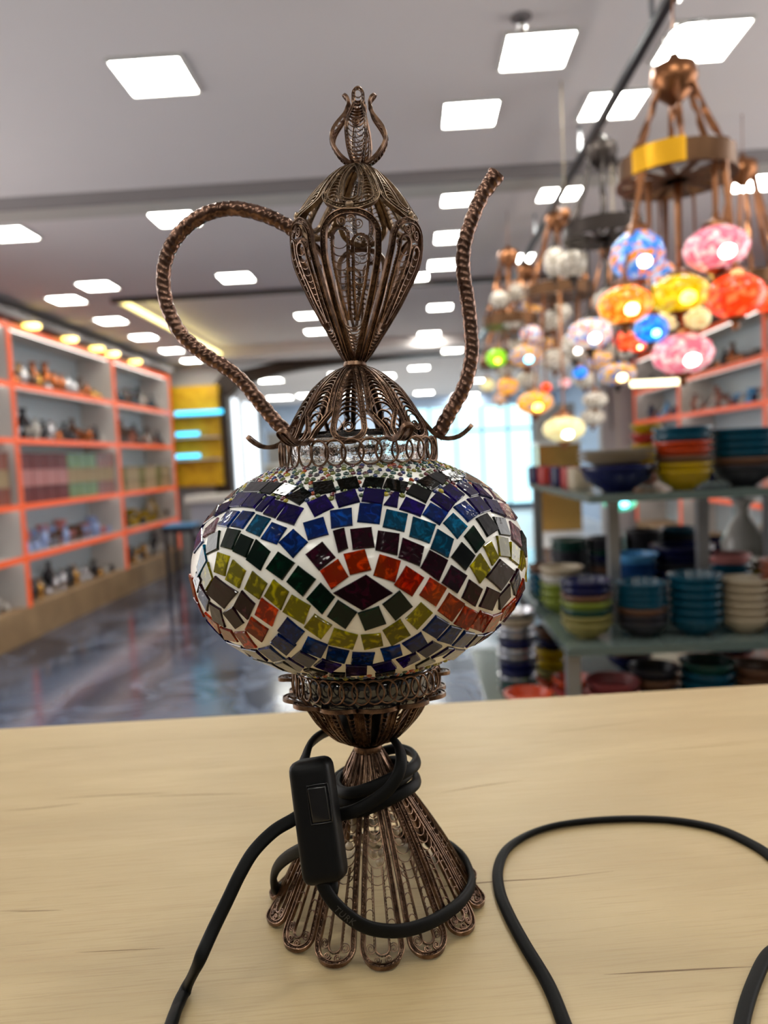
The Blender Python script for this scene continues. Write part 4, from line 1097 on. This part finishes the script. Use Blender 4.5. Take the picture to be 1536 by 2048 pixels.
# ---- upper bulb
TILT = math.atan2(.0118-.0035, .4217-.286)
BO = np.array((.0035, 0, zp(735)))
Bp = [(735,9),(729,13),(712,27),(693,39),(665,56),(637,73),(609,89),(581,103),(555,116),(529,126),(505,130),(480,131.5),(462,129),(452,126),(434,115),(415,103),(397,90),(378,74),(362,58),(347,40),(337,20),(334,12)]
BP_ = [(rpx(y, h)*.985, zp(y)-BO[2]) for y, h in Bp]
LOW = Prof(BP_[:15], sg=1); UP = Prof(BP_[::-1][:10], sg=-1)
bulb = MB().lathe([(.0030,-.001),(.0036,.001),(.0032,.003),(.0022,.005)], 16).lathe([(.0030,BP_[-1][1]-.001),(.0042,BP_[-1][1]),(.003,BP_[-1][1]+.0015),(.001,BP_[-1][1]+.003)], 16).build('upper_body', metal, LAMP, auto=40, loc=BO, rot=(0, TILT, 0))
tl = LOW.tau_at_z(zp(458)-BO[2])
def w_l(t): return np.minimum(LOW.ev(t)[0]*.47, .0145)
lm = MB()
border(lm, LOW, w_l, .001, tl, .0115, .0026, dep=.0022)
def w_i(t): return np.maximum(.0003, .0036*np.sin(np.clip((t-tl*.34)/(tl*.52), 0, 1)*math.pi*.5+.05))
def offs(pts, fs): pts = pts.copy(); pts[:, 0] += fs*np.interp(pts[:, 1], [tl*.30, tl*.7], [.0018, .0049]); return pts
for fs, e in ((-1, tl*.88), (1, tl*.84)):
    oo = offs(outline(w_i, tl*.33, e, .0036, 0), fs); wire(lm, LOW, oo, .0008, .0018)
    oo = offs(outline(w_i, tl*.33, e, .0036, -.0008), fs); twist(lm, LOW, oo, r=.00042); 
    pass
    for t in np.linspace(tl*.45, tl*.8, 9):
        wi_ = w_i(np.array([t]))[0]; a = np.linspace(0, math.pi, 9); c0 = fs*np.interp(t, [tl*.30, tl*.7], [.0018, .0049])
        if wi_ > .0009: wire(lm, LOW, np.stack([c0+wi_*np.cos(a), t-wi_*.8*np.sin(a)], 1), .00036, .0012)
arcs(lm, LOW, w_l, np.linspace(tl*.10, tl*.33, 9), .0029, -1, .9)
for s_, t_, r_ in ((-.0042, tl-.0062, .0024), (.0036, tl-.0072, .0026), (0, tl-.0052, .0019), (-.0092, tl-.013, .0017), (.0094, tl-.014, .0017), (0, tl*.72, .0014), (0, tl*.64, .0012)):
    spiral(lm, LOW, s_, t_, r_, 1.7, s_*900)
pl_ = lm.build('lower_petal', metal, bulb, auto=40)
um = MB(); L = UP.L
def w_u(t): return np.minimum(UP.ev(t)[0]*.50+.0004, .0143)
border(um, UP, w_u, .0008, L, .0105, .0029, dep=.0022)
wd_ = lambda t: np.maximum(.0003, .0036*np.sin(np.clip((t-L*.2)/(L*.42), 0, 1)*math.pi/2))
oo = outline(wd_, L*.2, L-.0062, .0036, 0); wire(um, UP, oo, .0005, .0018)
twist(um, UP, outline(wd_, L*.2, L-.0062, .0036, -.0007)); twist(um, UP, outline(wd_, L*.2, L-.0062, .0036, -.0014)); wire(um, UP, outline(wd_, L*.2, L-.0062, .0036, -.0020), .0004, .0016)
for sgn in (-1, 1):
    for t in np.linspace(L*.26, L*.86, 11):
        o1 = w_u(np.array([t]))[0]-.0029; i1 = wd_(np.array([t]))[0]+.002; hw = (o1-i1)/2
        if hw > .0005:
            a = np.linspace(0, math.pi, 9); wire(um, UP, np.stack([sgn*(o1+i1)/2+hw*np.cos(a), t-hw*1.1*np.sin(a)], 1), .00028, .0013)
for s_ in (-.004, 0, .004): spiral(um, UP, s_, L-.0042, .0011, 1.2, s_*500)
pu_ = um.build('upper_petal', solder_and_lit_copper, bulb, auto=40)  # lighter copper paints in the light that falls on the top petals
for k in range(6):
    a = math.radians(60*k-1)
    if k == 0: pl_.rotation_euler = (0, 0, a); pu_.rotation_euler = (0, 0, a-.03)
    else: mesh_copy(pl_, bulb, a); mesh_copy(pu_, bulb, a-.03)
sj = MB()
for k in range(6):
    a = math.radians(60*k-2); r_ = BP_[12][0]
    sj.ball((r_*math.sin(a), -r_*math.cos(a), BP_[13][1]), .0022, .0014, 8, ax=(math.sin(a), -math.cos(a), 0))
    a += math.radians(30); r_ = UP.ev(np.array([UP.L*.72]))[0][0]; sj.ball((r_*math.sin(a), -r_*math.cos(a), UP.ev(np.array([UP.L*.72]))[1][0]), .0015, .0011, 8, ax=(math.sin(a), -math.cos(a), .3))
sj.build('solder_joint', solder_and_lit_copper, bulb, smooth=True)

# ---- finial
FO = np.array((.0101, 0, zp(335)))
Fp = [(334,5),(329,20),(318,36),(305,47),(292,54),(280,57),(268,55),(256,49),(244,40),(232,31),(220,26),(208,23),(198,26),(189,33)]
FPr = Prof([(rpx(y, h), zp(y)-FO[2]) for y, h in Fp], sg=1)
fin = MB().lathe([(.0018,-.0015),(.0028,0),(.0020,.0015),(.0012,.004)], 14).build('finial', metal, LAMP, auto=40, loc=FO, rot=(0, TILT, 0))
fm = MB(); L = FPr.L
def w_n(t): return .0020+.0034*np.sin(np.clip(t/(L*.86), 0, 1)*math.pi)**.8+np.where(t > L*.84, .0010, 0)
wire(fm, FPr, outline(w_n, .0005, L, .0032, .0002), .0005, .0015); wire(fm, FPr, outline(w_n, .0005, L, .0032, .0014), .0004, .0012)
twist(fm, FPr, outline(w_n, .0005, L, .0032, .0008), r=.0003, lift=.0003)
arcs(fm, FPr, w_n, np.linspace(L*.12, L*.92, 17), .0014, -1, .9)
spiral(fm, FPr, 0, L*.5, .0024, 2)
fp_ = fm.build('petal', metal, fin, auto=40)
for k in range(4):
    if k == 0: fp_.rotation_euler = (0, 0, math.radians(-2))
    else: mesh_copy(fp_, fin, math.radians(90*k-2+(4 if k == 1 else 0)))

# ---- hammered handle and spout
def hammered(name, pxs, r0, Yd=0., flare=None, n=420, m=24, ys=None):
    P = spline([at(x, y, Yd if ys is None else ys[i]) for i, (x, y) in enumerate(pxs)], n)
    T = np.gradient(P, axis=0); T /= np.linalg.norm(T, axis=1, keepdims=True)
    N = np.tile((0, 1., 0), (n, 1)); N -= T*np.sum(N*T, 1, keepdims=True); N /= np.linalg.norm(N, axis=1, keepdims=True); B = np.cross(T, N)
    s = np.concatenate([[0], np.cumsum(np.linalg.norm(np.diff(P, axis=0), axis=1))])
    th = np.linspace(0, 2*math.pi, m, endpoint=False)
    U = (s/.0033)[:, None]+.25*np.sin(th*2)[None, :]; Vv = (th/(2*math.pi)*5)[None, :]+.5*(np.floor(U) % 2)
    dent = np.abs(np.sin(math.pi*U))**.8*np.abs(np.sin(math.pi*Vv))**.6
    rad = r0*(1.05-.125*dent+.015*np.sin(U*2.3+th*3))
    if flare is not None: rad = rad*np.interp(s, [s[-1]-.012, s[-1]], [1, flare])[:, None]
    V = P[:, None]+rad[:, :, None]*(np.cos(th)[None, :, None]*B[:, None]+np.sin(th)[None, :, None]*N[:, None])
    f = []
    for i in range(n-1):
        for j in range(m):
            k = (j+1) % m; f.append((i*m+j, i*m+k, (i+1)*m+k, (i+1)*m+j))
    mb = MB().add(V.reshape(-1, 3), f)
    if flare: # open end with a dark bore
        c0 = P[-1]; ins = c0-T[-1]*.006
        a = V[-1]; b_ = c0+(V[-1]-c0)*.78; d_ = ins+(V[-1]-c0)*.7
        mb.add(np.concatenate([a, b_, d_]), [(j, (j+1) % m, m+(j+1) % m, m+j) for j in range(m)]+[(m+j, m+(j+1) % m, 2*m+(j+1) % m, 2*m+j) for j in range(m)]+[tuple(2*m+j for j in range(m))])
    return mb.build(name, metal_pipe, LAMP, auto=50)
hammered('handle', [(590,465),(586,459),(557,442),(513,425),(463,417),(414,427),(374,452),(345,487),(330,526),(327,571),(337,620),(364,670),(409,709),(453,736),(488,766),(518,803),(547,838),(570,862),(578,872)], .0037)
hammered('spout', [(872,872),(879,863),(901,823),(928,774),(943,714),(942,665),(936,605),(927,546),(928,496),(941,447),(963,393),(981,366),(993,348)], .0037, flare=1.22)

# ---- cord
def flat(a=.0031, b=.0018, n=14):
    return [(a*np.sign(math.cos(t))*abs(math.cos(t))**.75, b*np.sign(math.sin(t))*abs(math.sin(t))**.75) for t in np.linspace(0, 2*math.pi, n, endpoint=False)]
def radial(P): 
    N = np.array(P); N[:, 2] = .012; return N
cm3 = MB()
# windings round the neck of the skirt
hx = []
for k in range(70):
    u = k/69; a = -1.9+u*3.15*2*math.pi; r_ = .0225+.0022*math.sin(u*9); z = .0745-.0165*u+.0062*math.sin(a)+.001*math.sin(3*a)
    if u < .06: r_ = .015+.0075*u/.06
    hx.append((r_*math.sin(a)+.001, -r_*math.cos(a), z))
P = spline(hx, 320); cm3.sweep(P, flat(), nrm=radial(P*np.array((1,1,0))))
def run(pts, n=120, nrm='radial'):
    P = spline([at(x, y, Y) for x, y, Y in pts], n)
    N = radial(P*np.array((1,1,0))) if nrm == 'radial' else nrm
    cm3.sweep(P, flat(), nrm=N); return P
run([(600,1575,-.030),(604,1540,-.030),(611,1512,-.026),(624,1484,-.014),(656,1463,.006),(705,1452,.016),(752,1458,.012),(783,1475,-.006),(801,1504,-.024),(799,1542,-.033),(777,1578,-.0375),(741,1605,-.040),(702,1624,-.042),(660,1632,-.040)], 140)
P4 = run([(640,1745,-.062),(645,1768,-.064),(663,1799,-.066),(695,1831,-.066),(734,1854,-.064),(780,1862,-.060),(825,1857,-.053),(874,1838,-.042),(920,1805,-.026),(943,1769,-.008),(939,1737,.008),(920,1707,.022),(880,1682,.040),(800,1668,.060),(700,1680,.066),(620,1720,.048),(572,1765,.018),(553,1778,-.002),(547,1756,-.014),(555,1733,-.022),(575,1714,-.032),(600,1700,-.042),(625,1690,-.050)], 300)
tail = [at(x, y, Y) for x, y, Y in ((610,1622,-.044),(588,1638,-.046),(548,1662,-.050),(508,1702,-.057),(480,1748,-.063),(455,1800,-.068),(425,1862,-.074))]
z3 = .0019
t2 = [at(398,1922,-.081)]+[atz(x, y, z3+.001) for x, y in ((372,1978),(345,2040),(340,2110))]
t3 = [(-.040,-.150,z3),(.01,-.185,z3),(.07,-.175,z3)]
loop = [atz(x, y, z3) for x, y in ((1165,2150),(1130,2052),(1096,1968),(1050,1890),(1018,1830),(1000,1785),(996,1740),(1012,1700),(1050,1672),(1105,1652),(1180,1641),(1265,1637),(1350,1641),(1430,1656),(1492,1682),(1545,1716),(1620,1790),(1640,1850),(1590,1880),(1540,1905),(1508,1965),(1484,2045),(1476,2130))]
P = spline(tail+t2+t3+loop, 620)
N = np.stack([np.full(620, -.25), np.interp(np.arange(620), [0, 150], [-1, 0]), np.interp(np.arange(620), [0, 150], [.5, 1])], 1)
tw = np.interp(np.arange(620), [330, 400, 430, 620], [0, .9, .5, .1]); N[:, 1] += tw*.6
P[:, 2] = np.maximum(P[:, 2], z3)
cm3.sweep(P, flat(), nrm=N)
cord = cm3.build('cord', black_rubber, LAMP, auto=60)
# raised lettering on the cord below the switch
def lettering(text, P, i0, h, nrm):
    cu = bpy.data.curves.new('t', 'FONT'); cu.body = text; cu.size = h*1.35; cu.extrude = .00012; cu.space_character = 1.15
    to = bpy.data.objects.new('t', cu); COL.objects.link(to); bpy.context.view_layer.update()
    me = bpy.data.meshes.new_from_object(to.evaluated_get(bpy.context.evaluated_depsgraph_get()))
    V = np.array([tuple(v.co) for v in me.vertices]); fcs = [tuple(p.vertices) for p in me.polygons]
    bpy.data.objects.remove(to); 
    s = np.concatenate([[0], np.cumsum(np.linalg.norm(np.diff(P, axis=0), axis=1))])
    T = np.gradient(P, axis=0); T /= np.linalg.norm(T, axis=1, keepdims=True)
    out = []
    for x, y, z in V:
        u = s[i0]+x; p = np.array([np.interp(u, s, P[:, j]) for j in range(3)]); t = nz([np.interp(u, s, T[:, j]) for j in range(3)])
        n = nz(nrm(p)-t*np.dot(nrm(p), t)); b_ = np.cross(n, t)
        out.append(p+b_*(y-h*.5)+n*(.00178+z))
    return MB().add(out, fcs)
lettering('TURK', P4, 12, .0030, lambda p: np.array((p[0], p[1], .012))).build('embossed_lettering', mat('raised_rubber', (.03,.03,.03), .35), cord)

# ---- inline switch
a_ = at(610, 1519, -.052); b_ = at(644, 1776, -.069)
u = nz(a_-b_); Ls = np.linalg.norm(a_-b_); n = np.array((-.10, -1, .22)); n = nz(n-u*(n@u)); v = np.cross(u, n)
if v[0] < 0: v = -v
n2 = np.cross(v, u)
if n2@n < 0: n2 = -n2
cen = (a_+b_)/2-n*.0085
Ms = Matrix(((v[0], u[0], n[0], cen[0]), (v[1], u[1], n[1], cen[1]), (v[2], u[2], n[2], cen[2]), (0,0,0,1)))
import bmesh
def rounded(name, sx, sy, sz, bev, m, parent, mtx=None, taper=0., seg=5):
    bm = bmesh.new(); bmesh.ops.create_cube(bm, size=1)
    for q in bm.verts:
        k = 1-taper*(1 if q.co.z > 0 else 0)
        q.co = Vector((q.co.x*sx*k, q.co.y*sy*(1-taper*.35*(q.co.z > 0)), q.co.z*sz))
    bmesh.ops.bevel(bm, geom=list(bm.edges), offset=bev, segments=seg, profile=.6, affect='EDGES')
    me = bpy.data.meshes.new(name); bm.to_mesh(me); bm.free(); me.materials.append(m)
    me.polygons.foreach_set('use_smooth', [True]*len(me.polygons)); me.set_sharp_from_angle(angle=math.radians(50))
    o = bpy.data.objects.new(name, me); link(o, parent)
    if mtx is not None: o.matrix_local = mtx
    return o
sw = rounded('inline_switch', .0205, Ls, .0170, .0060, black_plastic, LAMP, Ms, taper=.06)
fr = MB(); hw, hh = .0049, .0083
ring_ = [(x*hw, y*hh) for x, y in ((-.8,-1),(.8,-1),(1,-.85),(1,.85),(.8,1),(-.8,1),(-1,.85),(-1,-.85))]
rp = spline([(x+.0040, y+.0075, .0086) for x, y in ring_], 48, closed=True)
fr.sweep(rp, circ(.00035, 6), closed=True); fr.build('switch_frame', black_gloss, sw, smooth=True)
rk = rounded('rocker', .0085, .0155, .0022, .0008, black_gloss, sw, Matrix.Translation((.0040, .0075, .0092)) @ Matrix.Rotation(math.radians(5), 4, 'X'), seg=3)
sv = MB(); sv.lathe([(.0036,0),(.0031,.006),(.0027,.007)], 16); o = sv.build('cord_sleeve', black_rubber, sw, smooth=True); o.location = (.002, -Ls/2+.002, 0); o.rotation_euler = (math.pi/2, 0, 0)
bpy.context.view_layer.update()
